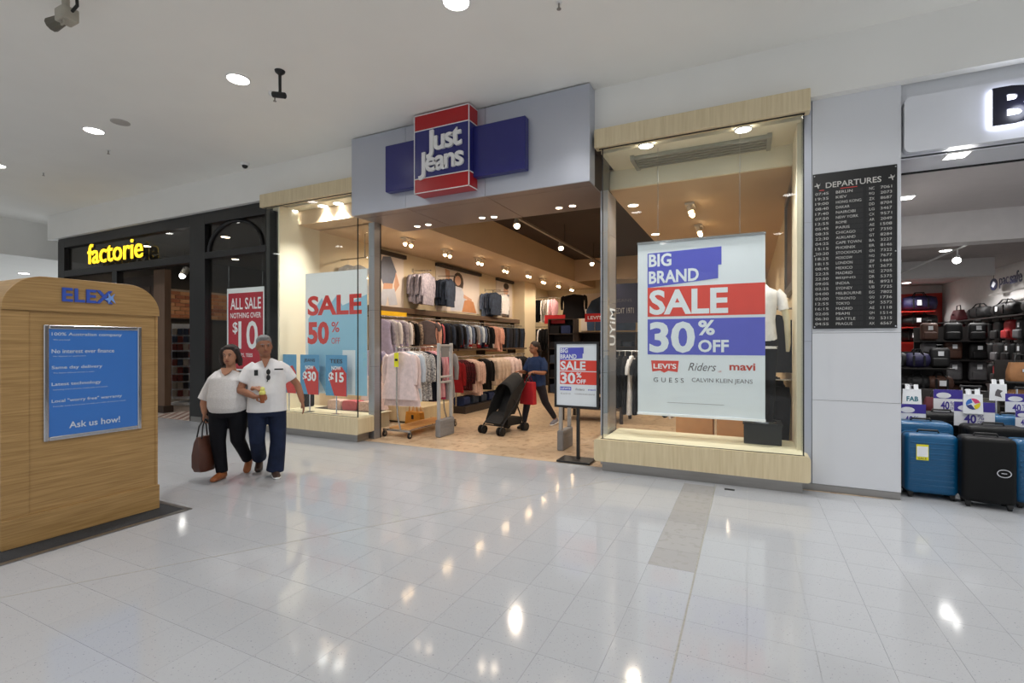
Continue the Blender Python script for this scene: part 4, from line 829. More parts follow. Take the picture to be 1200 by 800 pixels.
# ---------------- rear left rails, shelves and back wall
def grp(y, px0, px1, pz, n, kinds, label, group, L=.7, w=.44):
    a, c = PY(px0, 400, y), PY(px1, 400, y); z = PY((px0+px1)/2, pz, y).z
    rail('rear_rail', 'chrome rail '+label, (a.x, y, z), (c.x, y, z), brackets=[((a.x+.02, y, z), (a.x+.02, y+.5, z)), ((c.x-.02, y, z), (c.x-.02, y+.5, z))])
    for i in range(n):
        fk = kinds[min(len(kinds)-1, i*len(kinds)//n)]; hang('top', fk, (a.x+(i+.5)/n*(c.x-a.x), y, z), PI/2, '%s top on the rail %s' % (fk, label), group+' '+fk, w, L, hm=HANGW)
grp(17.3, 619, 651, 349, 12, ['charcoal', 'black', 'black', 'white', 'white', 'pink'], 'high behind the cream column', 'upper rear rail', .85)
grp(17.1, 619, 651, 383, 10, ['black', 'black', 'white', 'black', 'black', 'white'], 'low behind the cream column', 'lower rear rail', .9)
t = T('rear_fixture', 'dark backing fixture behind the rear rails', 'fixture', (-6.7, 17.9, 0)); a, c = PY(617, 400, 17.85), PY(655, 400, 17.85); a.x = max(a.x, -7.58); B().box(a.x, 17.82, 0, c.x, 17.9, 2.1).build('back_panel', DKT, t); B().box(a.x, 17.4, .0, c.x, 17.9, .4).build('plinth', DKT, t)
t = T('ceiling_hook', 'chrome drop hook above the rear rails', 'hook', (-6.0, 17.9, SH)); B().cyl((-6.0, 17.9, 3.53), (-6.0, 17.9, SH), .008, 6).build('rod', RAILM, t)
hang('jacket', 'black', (-6.0, 17.9, 3.55), 0, 'black jacket displayed high behind the rear rails', None, .9, 1.0)
def shelfunit(x0, x1, y, zt, label, n=3, d=.5, stackk=('darkdenim', 'indigo', 'black'), fold='dark folded jeans', top=()):
    t = T('shelf_unit', label, 'shelving', ((x0+x1)/2, y, 0)); ns = max(2, int(zt/.42)); hh = zt/ns
    for k in range(ns+1): B().box(x0, y, k*hh, x1, y+d, k*hh+.03).build('shelf', DKT, t)
    for xx in (x0, x1-.03): B().box(xx, y, .03, xx+.03, y+d, zt).build('side_panel', DKT, t)
    B().box(x0, y+d-.02, 0, x1, y+d, zt).build('back_panel', DKT, t)
    m = max(1, int((x1-x0-.1)/.36))
    for k in range(ns):
        for i in range(m):
            xx = x0+.06+i*(x1-x0-.12)/m; b = B(); b.prism(rrect(0, 0, .3, .05*R.randint(3, 5), .02, 3), FR((xx, y+.03, k*hh+.032), (1, 0, 0), (0, -1, 0)) @ Matrix.Translation((0, 0, -.33)), .33)
            b.build('folded_stack', F[R.choice(stackk)], label='%s on the %s' % (fold, label), cat='folded clothes', group='piles on the '+label)
a, c = PY(646, 400, 15.), PY(676, 400, 15.); shelfunit(a.x, c.x, 14.7, 2.35, 'tall dark shelf unit right of the rear rails')
a, c = PY(677, 400, 16.2), PY(745, 400, 16.2); shelfunit(a.x, c.x, 16.2, 1.95, 'wide dark shelf unit below the denim picture', stackk=('darkdenim', 'black', 'charcoal', 'beige'))
t = T('denim_picture', 'large denim picture panel on the rear wall of the clothing shop', 'picture', (-5, 19.18, 2.2)); a, c = PY(681, 343, 19.15), PY(745, 343, 19.15); B().box(a.x, 19.13, 2.1, c.x, 19.19, 3.6).build('panel', PAPER, t)
M = FRONT(a.x, 2.1, 19.129); w = c.x-a.x; rect(M, 0, 0, 0, 0, P('print_denim', (52, 76, 110), .6, var=.2, scale=3), t, 'denim_shape', poly=[(.12*w, .0), (.1*w, .8), (.2*w, 1.2), (.4*w, 1.4), (w, 1.4), (w, 0)])
for i, (px, py) in enumerate(((697, 372), (650, 374))):
    p = PY(px, py, 16.3 if i == 0 else 14.9); t = T('red_brand_sign', ('small red brand sign standing under the denim picture', 'small red brand sign beside the tall dark shelf unit')[i], 'sign', tuple(p)); B().box(p.x-.35, p.y, p.z-.14, p.x+.35, p.y+.03, p.z+.14).build('panel', P('brand_red', (190, 26, 34), .45), t); txt("LEVI'S", FRONT(p.x-.25, p.z-.06, p.y-.001), .5, .12, INKW, t, bold=.02) if i == 0 else None
    B().cyl((p.x, p.y+.015, p.z-.14), (p.x, p.y+.015, 1.98 if i == 0 else 2.38), .012, 6).build('stem', CHROME, t)
# dark panel with chalk lettering seen between the pilaster and the banner
t = T('chalk_panel', 'dark violet hanging panel with pale lettering deep inside the shop', 'sign', (-2.4, 14, 2.2)); a, c = PY(720, 345, 14), PY(745, 378, 14); B().box(a.x, 14, c.z, c.x+.6, 14.04, a.z+.3).build('panel', P('violet_dark', (40, 36, 66), .5), t)
txt('JEANS', FRONT(a.x+.05, 2.75, 13.999), .45, .12, GREYI, t); txt('EDIT 1971', FRONT(a.x+.05, 2.45, 13.999), .5, .16, BTX, t); [B().cyl((x_, 14.02, a.z+.3), (x_, 14.02, 4.55 if x_ < -1.83 else SH), .004, 4).build('cable', BLK, t) for x_ in (a.x+.05, c.x+.5)]
# tables with folded jeans in the middle of the shop
def table(x0, x1, y0, y1, h, label, jl, kinds):
    t = T('display_table', label, 'table', ((x0+x1)/2, (y0+y1)/2, 0)); B().box(x0, y0, h-.05, x1, y1, h).build('top', TIM, t, bev=.006)
    for x in (x0+.03, x1-.09):
        for y in (y0+.03, y1-.09): B().box(x, y, 0, x+.06, y+.06, h-.05).build('leg', DKT, t)
    B().box(x0+.05, y0+.05, .25, x1-.05, y1-.05, .28).build('lower_shelf', TIM, t)
    nx = int((x1-x0-.1)/.36)
    for lv in (h, .28):
        for i in range(nx):
            for j in range(2):
                b = B(); xx = x0+.08+i*(x1-x0-.12)/nx; hh = .05*R.randint(2, 4); b.prism(rrect(0, 0, .29, hh, .02, 3), FR((xx, y0+.06+j*(y1-y0)/2, lv+.001), (1, 0, 0), (0, -1, 0)) @ Matrix.Translation((0, 0, -.3)), .3)
                b.build('folded_jeans', F[R.choice(kinds)], label=jl, cat='folded clothes', group=jl)
table(-3.55, -2.2, 9.6, 10.5, .95, 'timber display table of folded jeans behind the sign stand', 'folded blue jeans on the table behind the sign stand', ['indigo', 'darkdenim', 'black'])
table(-4.6, -3.3, 12.6, 13.5, .95, 'timber display table deeper inside the shop past the pram', 'folded dark clothes on the table past the pram', ['black', 'charcoal', 'darkdenim'])
# ---------------- right side behind the banner
ya = 8.0; a = PY(712, 412, ya); z_ = PY(725, 411, ya).z
t = rail('right_rack', 'chrome clothes rack of dark and white tees behind the banner', (-2.2, ya, z_), (.2, ya, z_), cat='clothes rack')
for x in (-2.19, .19): B().cyl((x, ya, 0), (x, ya, z_), .014, 8).build('upright', RAILM, t); B().box(x-.02, ya-.3, 0, x+.02, ya+.3, .03).build('foot', RAILM, t)
for i in range(22):
    fk = ('charcoal', 'white', 'black', 'black', 'white', 'black')[i % 6]; hang('tee', fk, (-2.12+i*.105, ya, z_), PI/2, '%s tee shirt on the rack behind the big brand banner' % fk, '%s tees behind the banner' % fk, .48, .95)
for i, (x0, x1) in enumerate(((-.95, -.45), (-.4, .1))): t = T('timber_box', ('left', 'right')[i]+' brown timber box on the floor behind the banner', 'box', ((x0+x1)/2, 7.6, 0)); B().box(x0, 7.45, 0, x1, 7.75, .62).build('body', P('box_orange', (206, 152, 104), .6), t, bev=.01); B().box(x0-.01, 7.44, .56, x1+.01, 7.76, .63).build('lid', P('box_orange2', (196, 142, 96), .6), t)
p = PY(911, 430, 6.68); mq = mannequin((.15, 6.66, .654), PI+.12, 'mannequin in white shirt and black trousers right of the banner', F['white'], F['black'], P('mannequin_pale', (214, 204, 176), .4), armbend=False, headless=True); mq.scale = (.98, 1.05, 1.1)
t = T('mannequin_plinth', 'black plinth under the white shirted mannequin in the right window', 'plinth', (.15, 6.66, .404)); B().box(-.05, 6.48, .404, .35, 6.86, .634).build('body', BLK, t, bev=.005); B().box(-.06, 6.47, .634, .36, 6.87, .653).build('top', BLK, t)
# right wall: framed picture and dark jackets
t = T('framed_picture', 'grey framed picture high on the right shop wall', 'picture', (.54, 7.9, 2.4)); FRM = P('frame_grey', (140, 138, 134), .35, .5)
for q in ((7.15, 2.3, 7.25, 3.75), (8.55, 2.3, 8.65, 3.75), (7.25, 2.3, 8.55, 2.4), (7.25, 3.65, 8.55, 3.75)): B().box(.50, q[0], q[1], .559, q[2], q[3]).build('frame_bar', FRM, t)
B().box(.53, 7.25, 2.4, .559, 8.55, 3.65).build('sheet', P('print_dark', (70, 52, 46), .4, var=.3, scale=2), t)
rail('right_wall_rail', 'chrome rail of black jackets on the right shop wall', (.3, 7.2, 2.05), (.3, 10.5, 2.05), brackets=[((.3, y, 2.05), (.56, y, 2.05)) for y in (7.3, 10.4)])
for i in range(14): hang('jacket', 'black', (.3, 7.35+i*.22, 2.05), 0, 'black jacket on the right wall rail behind the mannequin', 'black jackets on the right wall', .44, .8, hm=HANGK)
for i in range(10): hang('pants', 'black', (.3, 7.4+i*.25, 1.12), 0, 'black trousers on the low right wall rail', 'black trousers on the right wall', .4, .95, hm=HANGK)
rail('low_right_wall_rail', 'chrome rail of black trousers low on the right shop wall', (.3, 7.2, 1.12), (.3, 10.2, 1.12), brackets=[((.3, y, 1.12), (.56, y, 1.12)) for y in (7.3, 10.1)])
# left window display: garments above and behind the poster, goods on the sill
for i, (px, fk) in enumerate(((394, 'black'), (409, 'white'), (421, 'white'))):
    p = PY(px, 306, 7.6); hang('tee', fk, (p.x, 7.6, p.z), .2, ('black tee hung high above the blue sale poster', 'left white tee hung high above the blue sale poster', 'right white tee hung high above the blue sale poster')[i], None, .5, .6)
a, c = PY(385, 306, 7.6), PY(430, 306, 7.6); rail('window_rail', 'chrome rail hung high behind the blue sale poster', (a.x, 7.6, a.z), (c.x, 7.6, a.z), brackets=[((a.x+.05, 7.6, a.z), (a.x+.05, 7.6, SH)), ((c.x-.05, 7.6, a.z), (c.x-.05, 7.6, SH))])

p = PZ(372, 474, .402); b = B(); b.prism(rrect(-.14, 0, .14, .3, .05, 4), FR((p.x, 6.75, .402), (1, 0, 0), (0, -1, 0)), .16); b.build('box_bag', F['black'], label='black box bag on the left window sill behind the price cards', cat='bag')
for i in range(3):
    x = -6.75+i*.36; b = B(); b.prism(rrect(-.16, 0, .16, .17, .04, 4), FR((x, 6.8, .402), (1, 0, 0), (0, -1, 0)), .22); b.build('folded_scarf', F['pattern' if i != 1 else 'rose'], label=('left', 'middle', 'right')[i]+' folded scarf on the left window sill below the price cards', cat='scarf', group='folded scarves on the window sill')
B().box(-7.2, 6.55, .402, -5.8, 6.86, .41).build('display_mat', DKT, label='dark low display mat on the left window sill', cat='mat')
# ================================================================ PEOPLE
def remesh(o, vox, sm=4):
    m = o.modifiers.new('remesh', 'REMESH'); m.mode = 'VOXEL'; m.voxel_size = vox; m.use_smooth_shade = True
    s = o.modifiers.new('smooth', 'SMOOTH'); s.iterations = sm; s.factor = .5; return o
def hand(b, w, d, n, side, curl=.5, spread=1., thumb=.5, s=1.):
    """palm plus four fingers of unequal length and a thumb from the side of the palm; n points out of the back of the hand"""
    w = Vector(w); d = Vector(d).normalized(); n = Vector(n); n = (n-d*n.dot(d)).normalized(); lat = d.cross(n)*side
    b.tube([w-d*.01, w+d*.03*s, w+d*.07*s, w+d*.09*s], [(.026*s, .02*s), (.036*s, .018*s), (.040*s, .016*s), (.034*s, .012*s)], 10, up=tuple(n.cross(d).cross(d)) if 0 else None, )
    for i, (o, L) in enumerate(((-.031, .058), (-.011, .072), (.011, .078), (.031, .068))):
        p = w+d*.083*s+lat*o*s*spread; a = 0.; pts = [p-d*.02*s, p]; rad = [.0095*s, .0095*s]
        for k, f in enumerate((.45, .32, .23)):
            a += curl*(.55, .8, .5)[k]; q = d*math.cos(a)-n*math.sin(a); p = p+q*L*f*s; pts.append(p); rad.append((.0088, .0082, .007)[k]*s)
        b.tube(pts, rad, 7)
    p = w+d*.022*s+lat*.03*s; t1 = (d*.62+lat*.72-n*.15*thumb).normalized(); t2 = (d*.85+lat*.3-n*.55*thumb).normalized()
    b.tube([p-lat*.015*s, p+t1*.03*s, p+t1*.034*s+t2*.026*s, p+t1*.034*s+t2*.048*s], [.013*s, .0115*s, .010*s, .008*s], 8)
def head_shape(b, c, s=1., jaw=1.):
    x, y, z = c
    b.ball((x, y+.012*s, z+.02*s), .076*s, .094*s, .098*s, 18, 12); b.ball((x, y-.02*s, z-.045*s), .062*s*jaw, .068*s, .072*s, 16, 10); b.ball((x, y-.045*s, z-.085*s), .03*s*jaw, .03*s, .026*s, 10, 8)
    b.tube([(x, y-.078*s, z+.012*s), (x, y-.098*s, z-.018*s), (x, y-.105*s, z-.032*s), (x, y-.082*s, z-.04*s)], [.008*s, .011*s, .015*s, .010*s], 8)
    for e in (-1, 1): b.ball((x+e*.077*s, y+.012*s, z-.012*s), .010*s, .020*s, .032*s, 8, 8)
    for e in (-1, 1): b.ball((x+e*.03*s, y-.075*s, z+.02*s), .022*s, .012*s, .006*s, 8, 6)
EYEW = P('eye_white', (170, 150, 138), .4); EYED = P('eye_dark', (36, 24, 20), .25)
def face(t, c, s, rot, lipm, browm):
    """eyes at half head height, brows and mouth as thin pieces seated on the face"""
    M = Matrix.Translation(c) @ rot
    for e in (-1, 1):
        B().ball((e*.031*s, -.080*s, .002*s), .011*s, .007*s, .0055*s, 10, 6).xf(M).build('eye', EYEW, t, 60, local=True); B().ball((e*.031*s, -.088*s, .002*s), .006*s, .004*s, .006*s, 8, 6).xf(M).build('iris', EYED, t, 60, local=True)
        B().tube([(e*.014*s, -.092*s, .018*s), (e*.032*s, -.091*s, .024*s), (e*.050*s, -.078*s, .018*s)], [.003*s, .0045*s, .002*s], 6).xf(M).build('eyebrow', browm, t, 60, local=True)
    B().tube([(-.024*s, -.079*s, -.064*s), (0, -.089*s, -.061*s), (.024*s, -.079*s, -.064*s)], [.003*s, .0065*s, .003*s], 8).xf(M).build('mouth', lipm, t, 60, local=True)
def shoe(t, foot, toe, m, name='shoe', sole=None, L=.25, lift=0.):
    f = Vector(foot); d = Vector(toe).normalized(); b = B()
    b.tube([f-d*L*.26+Vector((0, 0, .055)), f-d*L*.1+Vector((0, 0, .05)), f+d*L*.25+Vector((0, 0, .042)), f+d*L*.55+Vector((0, 0, .03)), f+d*L*.72+Vector((0, 0, .024))], [(.034, .05), (.042, .055), (.044, .044), (.046, .03), (.026, .018)], 12)
    b.tube([f+Vector((0, 0, .04)), f+Vector((0, 0, .11))], [.045, .042], 10)
    o = remesh(b.build(name, m, t, local=True), .009, 3)
    if sole:
        b = B(); b.tube([f-d*L*.3+Vector((0, 0, .012)), f+d*L*.2+Vector((0, 0, .012)), f+d*L*.55+Vector((0, 0, .012)), f+d*L*.74+Vector((0, 0, .014))], [(.034, .012), (.044, .012), (.046, .012), (.028, .01)], 12); b.build('sole', sole, o, 60, local=True)
    return o
SK1 = P('skin_warm', (150, 100, 74), .55, var=.06, scale=20); SK2 = P('skin_tan', (172, 122, 94), .55, var=.06, scale=20); LIP = P('lips', (132, 70, 62), .5)
WCL = P('white_cotton', (226, 225, 226), .8, var=.03, scale=12, bump=.25, bscale=22, spec=.2); KNIT = P('white_knit', (216, 213, 212), .9, var=.06, scale=60, bump=.4, bscale=90, spec=.15)
JEAN = P('jeans_blue', (20, 27, 46), .8, rgb2=(32, 42, 68), scale=6, bump=.2, bscale=40, spec=.2); BLKP = P('trousers_black', (16, 16, 22), .8, var=.2, scale=8, spec=.2)
HGR = P('hair_grey', (104, 104, 104), .7, rgb2=(140, 140, 140), scale=40, bump=.4, bscale=70); HDK = P('hair_dark', (30, 20, 17), .6, rgb2=(44, 28, 22), scale=40, bump=.4, bscale=70); TANS = P('shoe_tan', (146, 84, 44), .5); BRNS = P('shoe_brown', (52, 34, 28), .5)
def person(name, label, loc, rz): return T(name, label, 'person', loc, rz)
# ---- the man: local x = viewer right, front = -y
ppm = FPX/5.87
man = person('person', 'man in white polo shirt and blue jeans walking arm in arm holding a cone', tuple(PZ(313, 558.5)), TH+.02*0+math.atan2(313-600, -FPX)*0+.47)
hr = Matrix.Rotation(.15, 4, 'Z') @ Matrix.Rotation(-.05, 4, 'Y')
b = B(); hb = B(); head_shape(hb, (0, 0, 0), 1.06, 1.08); hb.xf(Matrix.Translation((-.03, -.03, 1.565)) @ hr); b.v, b.f, b.k = hb.v, hb.f, hb.k
b.tube([(-.01, .02, 1.34), (-.02, .005, 1.42), (-.028, -.012, 1.50)], [.062, .058, .056], 14)
b.tube([(0, .01, .86), (0, .0, 1.1), (0, .01, 1.3), (-.005, .015, 1.38)], [(.15, .10), (.14, .10), (.165, .10), (.10, .06)], 14, up=(0, 1, 0))
# arm holding the cone (viewer left) and hanging arm (viewer right)
eL, wL = (-.285, -.02, 1.05), (-.125, -.235, .985); eR, wR = (.335, .03, 1.09), (.385, -.04, .885)
b.tube([(-.14, .02, 1.32), (-.215, .015, 1.22), eL], [.04, .045, .041], 12); b.tube([eL, (-.20, -.14, 1.02), wL], [.043, .04, .029], 12)
b.tube([(.14, .02, 1.32), (.225, .025, 1.23), eR], [.04, .045, .041], 12); b.tube([eR, (.365, -.01, .98), wR], [.043, .039, .028], 12)
hand(b, wL, (.75, -.45, .1), (-.3, -.6, .6), 1, curl=.95); hand(b, wR, (.18, -.12, -1), (.9, .1, .2), -1, curl=.35)
for s, k, f in ((-1, (-.105, -.05, .46), (-.085, .30, .15)), (1, (.12, -.04, .46), (.085, .0, .07))): b.tube([(s*.1, .0, .86), k, f], [.085, .055, .04], 12)
body = remesh(b.build('body', SK1, man, local=True), .0075, 3)
face(man, Vector((-.03, -.036, 1.565)), 1.06, hr, LIP, HGR)
b = B(); b.ball((0, .022, .045), .086, .1, .085, 16, 10); b.ball((0, .05, .0), .084, .075, .085, 14, 10); b.ball((0, -.05, .085), .06, .045, .03, 12, 8); 
b.xf(Matrix.Translation((-.03, -.026, 1.575)) @ hr); remesh(b.build('hair', HGR, man, local=True), .010, 2)
b = B(); b.tube([(0, .0, .785), (0, .0, .88), (0, -.012, 1.02), (0, -.01, 1.16), (0, .0, 1.29), (0, .012, 1.365), (-.01, .015, 1.405)], [(.222, .15), (.215, .16), (.208, .165), (.205, .15), (.195, .13), (.145, .09), (.066, .064)], 22, up=(0, 1, 0))
b.tube([(-.12, .015, 1.345), (-.19, .015, 1.28), (-.262, .0, 1.135)], [.055, .07, .073], 14); b.tube([(.12, .015, 1.345), (.19, .02, 1.285), (.272, .028, 1.155)], [.055, .07, .072], 14)
sh = remesh(b.build('polo_shirt', WCL, man, local=True), .011, 3)
b = B(); b.prism([(-.05, .0), (.04, .0), (.005, -.09), (-.012, -.12), (-.025, -.09)], FR((-.01, -.078, 1.415), (1, 0, 0), (0, -1, .50)), .016); b.build('open_collar', SK1, man, local=True)
for x0, x1, z0, z1, nm_ in ((-.135, -.095, 1.225, 1.29, 'chest_badge'), (.075, .17, 1.285, 1.302, 'pocket_strip')): b = B(); b.prism([(x0, z0), (x1, z0), (x1, z1), (x0, z1)], FR((0, -.155, 0), (1, 0, 0), (0, -1, 0)), .012); b.build(nm_, BLK, man, local=True)
b = B(); [b.ball((.012, -.176, z), .022, .008, .032, 10, 8) for z in (1.265, 1.20)]; b.tube([(.012, -.17, 1.30), (.012, -.176, 1.23), (.0, -.175, 1.15)], .006, 6); b.build('sunglasses', BLK, man, 60, local=True)
b = B(); b.tube([(0, .0, .90), (0, .0, .82), (0, .005, .74)], [(.20, .135), (.205, .145), (.19, .135)], 20, up=(0, 1, 0))
b.tube([(-.1, .0, .80), (-.105, -.03, .62), (-.105, -.055, .46), (-.095, .12, .32), (-.085, .27, .19)], [.112, .098, .085, .085, .085], 16)
b.tube([(.1, .0, .80), (.115, -.01, .60), (.118, -.02, .42), (.105, -.005, .24), (.085, .0, .06)], [.112, .098, .088, .092, .10], 16)
remesh(b.build('jeans', JEAN, man, local=True), .011, 3)
shoe(man, (.085, -.0, .0), (.12, -1, 0), BRNS, sole=INKW); shoe(man, (-.085, .30, .075), (-.05, -1, -.25), BRNS, sole=BLK)
cone = T('ice_cream_cone', 'yellow ice cream in a brown cone held by the man', 'ice cream', tuple(man.matrix_basis @ Vector((-.05, -.305, .93)))); cz = man.matrix_basis @ Vector((-.05, -.305, .93))
B().tube([(0, 0, -.01), (0, 0, .06), (0, 0, .085)], [.022, .032, .036], 12).build('cone', P('waffle', (150, 84, 48), .7), cone, 40, local=True)
b = B(); b.ball((0, 0, .105), .036, .036, .036); b.ball((.004, 0, .145), .026, .026, .03); b.build('scoop', P('lemon_ice', (226, 220, 120), .6), cone, 60, local=True)
# ---- the woman beside him
wom = person('person', 'woman in white knit blouse and black trousers carrying a brown tote', tuple(PZ(268, 560)), .56)
b = B(); hb = B(); head_shape(hb, (0, 0, 0), 1.02, 1.0); wr_ = Matrix.Rotation(.04, 4, 'Z') @ Matrix.Rotation(.04, 4, 'X'); hb.xf(Matrix.Translation((.025, -.02, 1.455)) @ wr_); b.v, b.f, b.k = hb.v, hb.f, hb.k
b.tube([(.02, .02, 1.24), (.022, .01, 1.31), (.025, -.005, 1.39)], [.062, .053, .05], 14)
b.tube([(0, .01, .86), (0, .0, 1.05), (0, .01, 1.2), (.01, .015, 1.28)], [(.16, .11), (.15, .11), (.155, .10), (.10, .06)], 14, up=(0, 1, 0))
eL, wL = (-.27, .03, .98), (-.255, -.03, .775); eR, wR = (.25, .02, 1.0), (.34, -.16, 1.08)
b.tube([(-.12, .02, 1.2), (-.205, .02, 1.1), eL], [.04, .044, .042], 12); b.tube([eL, (-.285, .005, .88), wL], [.044, .038, .028], 12)
b.tube([(.12, .02, 1.2), (.19, .02, 1.11), eR], [.04, .044, .042], 12); b.tube([eR, (.30, -.07, 1.04), wR], [.043, .037, .027], 12)
hand(b, wL, (.02, -.05, -1), (-1, 0, .0), 1, curl=.95, s=.92); hand(b, wR, (.75, -.45, .05), (0, -.5, .8), -1, curl=.8, s=.9)
for s, k, f in ((-1, (-.095, -.05, .44), (-.065, -.02, .07)), (1, (.105, -.02, .45), (.115, .27, .13))): b.tube([(s*.1, .0, .84), k, f], [.085, .055, .038], 12)
remesh(b.build('body', SK2, wom, local=True), .0075, 3)
face(wom, Vector((.025, -.026, 1.455)), 1.02, wr_, LIP, HDK)
b = B(); b.ball((0, .026, .04), .094, .1, .092, 16, 10); b.ball((0, .06, -.02), .095, .07, .1, 14, 10); b.ball((0, -.035, .09), .06, .05, .028, 12, 8)
for e in (-1, 1): b.tube([(e*.07, -.03, .08), (e*.092, -.01, .02), (e*.098, .02, -.06), (e*.092, .04, -.125)], [.022, .026, .034, .028], 10)
b.xf(Matrix.Translation((.025, -.016, 1.46)) @ wr_); remesh(b.build('hair', HDK, wom, local=True), .010, 2)
b = B(); b.tube([(0, -.005, .80), (0, -.01, .86), (0, -.02, .97), (0, -.015, 1.08), (0, -.005, 1.17), (.005, .01, 1.255), (.015, .015, 1.29)], [(.205, .16), (.226, .185), (.218, .185), (.20, .165), (.19, .148), (.135, .095), (.078, .07)], 22, up=(0, 1, 0))
b.tube([(-.11, .015, 1.24), (-.18, .02, 1.16), (-.252, .025, 1.02), (-.285, .015, .93)], [.052, .066, .067, .07], 14); b.tube([(.11, .015, 1.24), (.17, .02, 1.16), (.225, .02, 1.03), (.26, -.02, 1.01)], [.052, .066, .064, .06], 14)
remesh(b.build('knit_blouse', KNIT, wom, local=True), .011, 3)
b = B(); b.prism([(-.07, .0), (.07, .0), (.04, -.07), (0, -.105), (-.04, -.07)], FR((.018, -.072, 1.305), (1, 0, 0), (0, -1, .75)), .014); b.build('neckline', SK2, wom, local=True)
b = B(); b.tube([(0, .0, .90), (0, .0, .82), (0, .005, .74)], [(.205, .155), (.215, .165), (.195, .15)], 20, up=(0, 1, 0))
b.tube([(-.1, .0, .80), (-.1, -.04, .62), (-.095, -.05, .44), (-.08, -.03, .25), (-.065, -.02, .08)], [.118, .098, .082, .07, .064], 16)
b.tube([(.1, .0, .80), (.11, -.01, .62), (.11, -.02, .46), (.112, .13, .3), (.115, .24, .17)], [.118, .098, .08, .068, .062], 16)
remesh(b.build('black_trousers', BLKP, wom, local=True), .011, 3)
shoe(wom, (-.065, -.03, .0), (-.2, -1, 0), TANS, L=.24); shoe(wom, (.115, .27, .065), (.25, -1, -.35), TANS, L=.24)
# brown tote hanging from her hand
tm = wom.matrix_basis @ Vector((-.245, -.05, .0)); tote = T('tote_bag', 'brown leather tote bag hanging from the hand of the woman in white', 'handbag', (tm.x, tm.y, .115), .56+1.25); BRL = P('brown_leather', (78, 42, 28), .45, var=.12, scale=8, bump=.1)
b = B(); b.ring([[Vector((x*a, y*d, z)) for x, y in ((-1, -.6), (-.6, -1), (.6, -1), (1, -.6), (1, .6), (.6, 1), (-.6, 1), (-1, .6))] for a, d, z in ((.10, .075, 0), (.13, .085, .06), (.13, .085, .2), (.12, .05, .34), (.10, .025, .40))]); b.build('body', BRL, tote, 50, local=True)
for e in (-1, 1): B().tube([(-.075, e*.035, .38), (-.05, e*.025, .52), (0, e*.008, .60), (.05, e*.025, .52), (.075, e*.035, .38)], .008, 8).build('handle', BLK, tote, 60, local=True)
# ---- the pram and the woman pushing it
PF = P('pram_fabric', (16, 16, 18), .8, var=.2, scale=12); PT = P('pram_tube', (38, 38, 40), .35, .5)
pr = T('pram', 'black folding pram being pushed towards the shop entrance', 'pram', (-3.97, 7.92, 0), -.22)
for sx in (-1, 1):
    for yy, nm_ in ((-.36, 'front'), (.32, 'rear')):
        for o in (-.035, .035): B().cyl((sx*.21+o-.015, yy, .075), (sx*.21+o+.015, yy, .075), .075, 16).build('wheel', RUB, pr, 40, local=True); B().cyl((sx*.21+o-.017, yy, .075), (sx*.21+o+.017, yy, .075), .03, 10).build('hub', PT, pr, local=True)
    B().tube([(sx*.21, -.36, .075), (sx*.21, -.33, .16), (sx*.2, .1, .55), (sx*.19, .42, .92), (sx*.19, .52, 1.02), (sx*.19, .60, 1.02)], .013, 8).build('frame_tube', PT, pr, 60, local=True)
    B().tube([(sx*.21, .32, .075), (sx*.2, .1, .5), (sx*.2, .02, .6)], .013, 8).build('frame_leg', PT, pr, 60, local=True); B().tube([(sx*.19, .57, 1.02), (sx*.19, .66, 1.0)], .02, 8).build('grip', RUB, pr, local=True)
for y, z in ((-.33, .16), (.3, .12)): B().cyl((-.21, y, z), (.21, y, z), .011, 8).build('axle', PT, pr, local=True)
b = B(); b.ring([[Vector((sx*w_, y, z)) for sx, w_, y, z in ((-1, .18, y0, z0), (1, .18, y0, z0), (1, .18, y0+.05, z0-.03), (-1, .18, y0+.05, z0-.03))] for y0, z0 in ((-.34, .2), (-.3, .24), (-.12, .36), (.02, .36), (.12, .5), (.3, .86))]); b.build('seat', PF, pr, 60, local=True)
b = B(); b.ring([[Vector((.2*math.cos(a)*1., .32-.32*f-.1*math.sin(a)*0, .80+.26*math.sin(a)*(1-.18*f)-.12*f)) for a in [PI*k/10 for k in range(11)]] for f in (0, .3, .6, .9, 1.15)], cap=False, close=False); o = b.build('hood', PF, pr, 60, local=True); so = o.modifiers.new('s', 'SOLIDIFY'); so.thickness = .012
for sx in (-1, 1): b = B(); b.prism([(-.3, .24), (-.05, .34), (.08, .42), (.34, .84), (.3, .95), (-.02, .72), (-.16, .55)], FR((sx*.19, 0, 0), (0, 1, 0), (1, 0, 0)), .012); b.build('side_panel', PF, pr, local=True)
b = B(); b.prism(rrect(-.17, .12, .17, .26, .03, 3), FR((0, .28, 0), (1, 0, 0), (0, -1, 0)), .4); b.build('basket', PF, pr, local=True)
redb = T('red_shopping_bag', 'red shopping bag hanging from the pram handle', 'shopping bag', tuple(pr.matrix_basis @ Vector((.16, .50, .46))), -.22); b = B(); b.prism([(-.16, 0), (.16, 0), (.14, .42), (-.14, .42)], FR((0, .06, 0), (1, 0, 0), (0, -1, 0)), .12); b.build('body', P('red_bag', (176, 26, 40), .6, var=.1, scale=8), redb, bev=.015, local=True); [B().tube([(-.08, e, .41), (0, e, .55), (.08, e, .41)], .007, 6).build('handle', F['red'], redb, local=True) for e in (-.04, .04)]
pw = person('person', 'dark haired woman in a blue denim shirt pushing the black pram', (-3.66, 8.66, 0), -.30)
b = B(); hb = B(); head_shape(hb, (0, 0, 0), 1.0); rr_ = Matrix.Rotation(-.25, 4, 'Z') @ Matrix.Rotation(.12, 4, 'X'); hb.xf(Matrix.Translation((0, -.07, 1.51)) @ rr_); b.v, b.f, b.k = hb.v, hb.f, hb.k
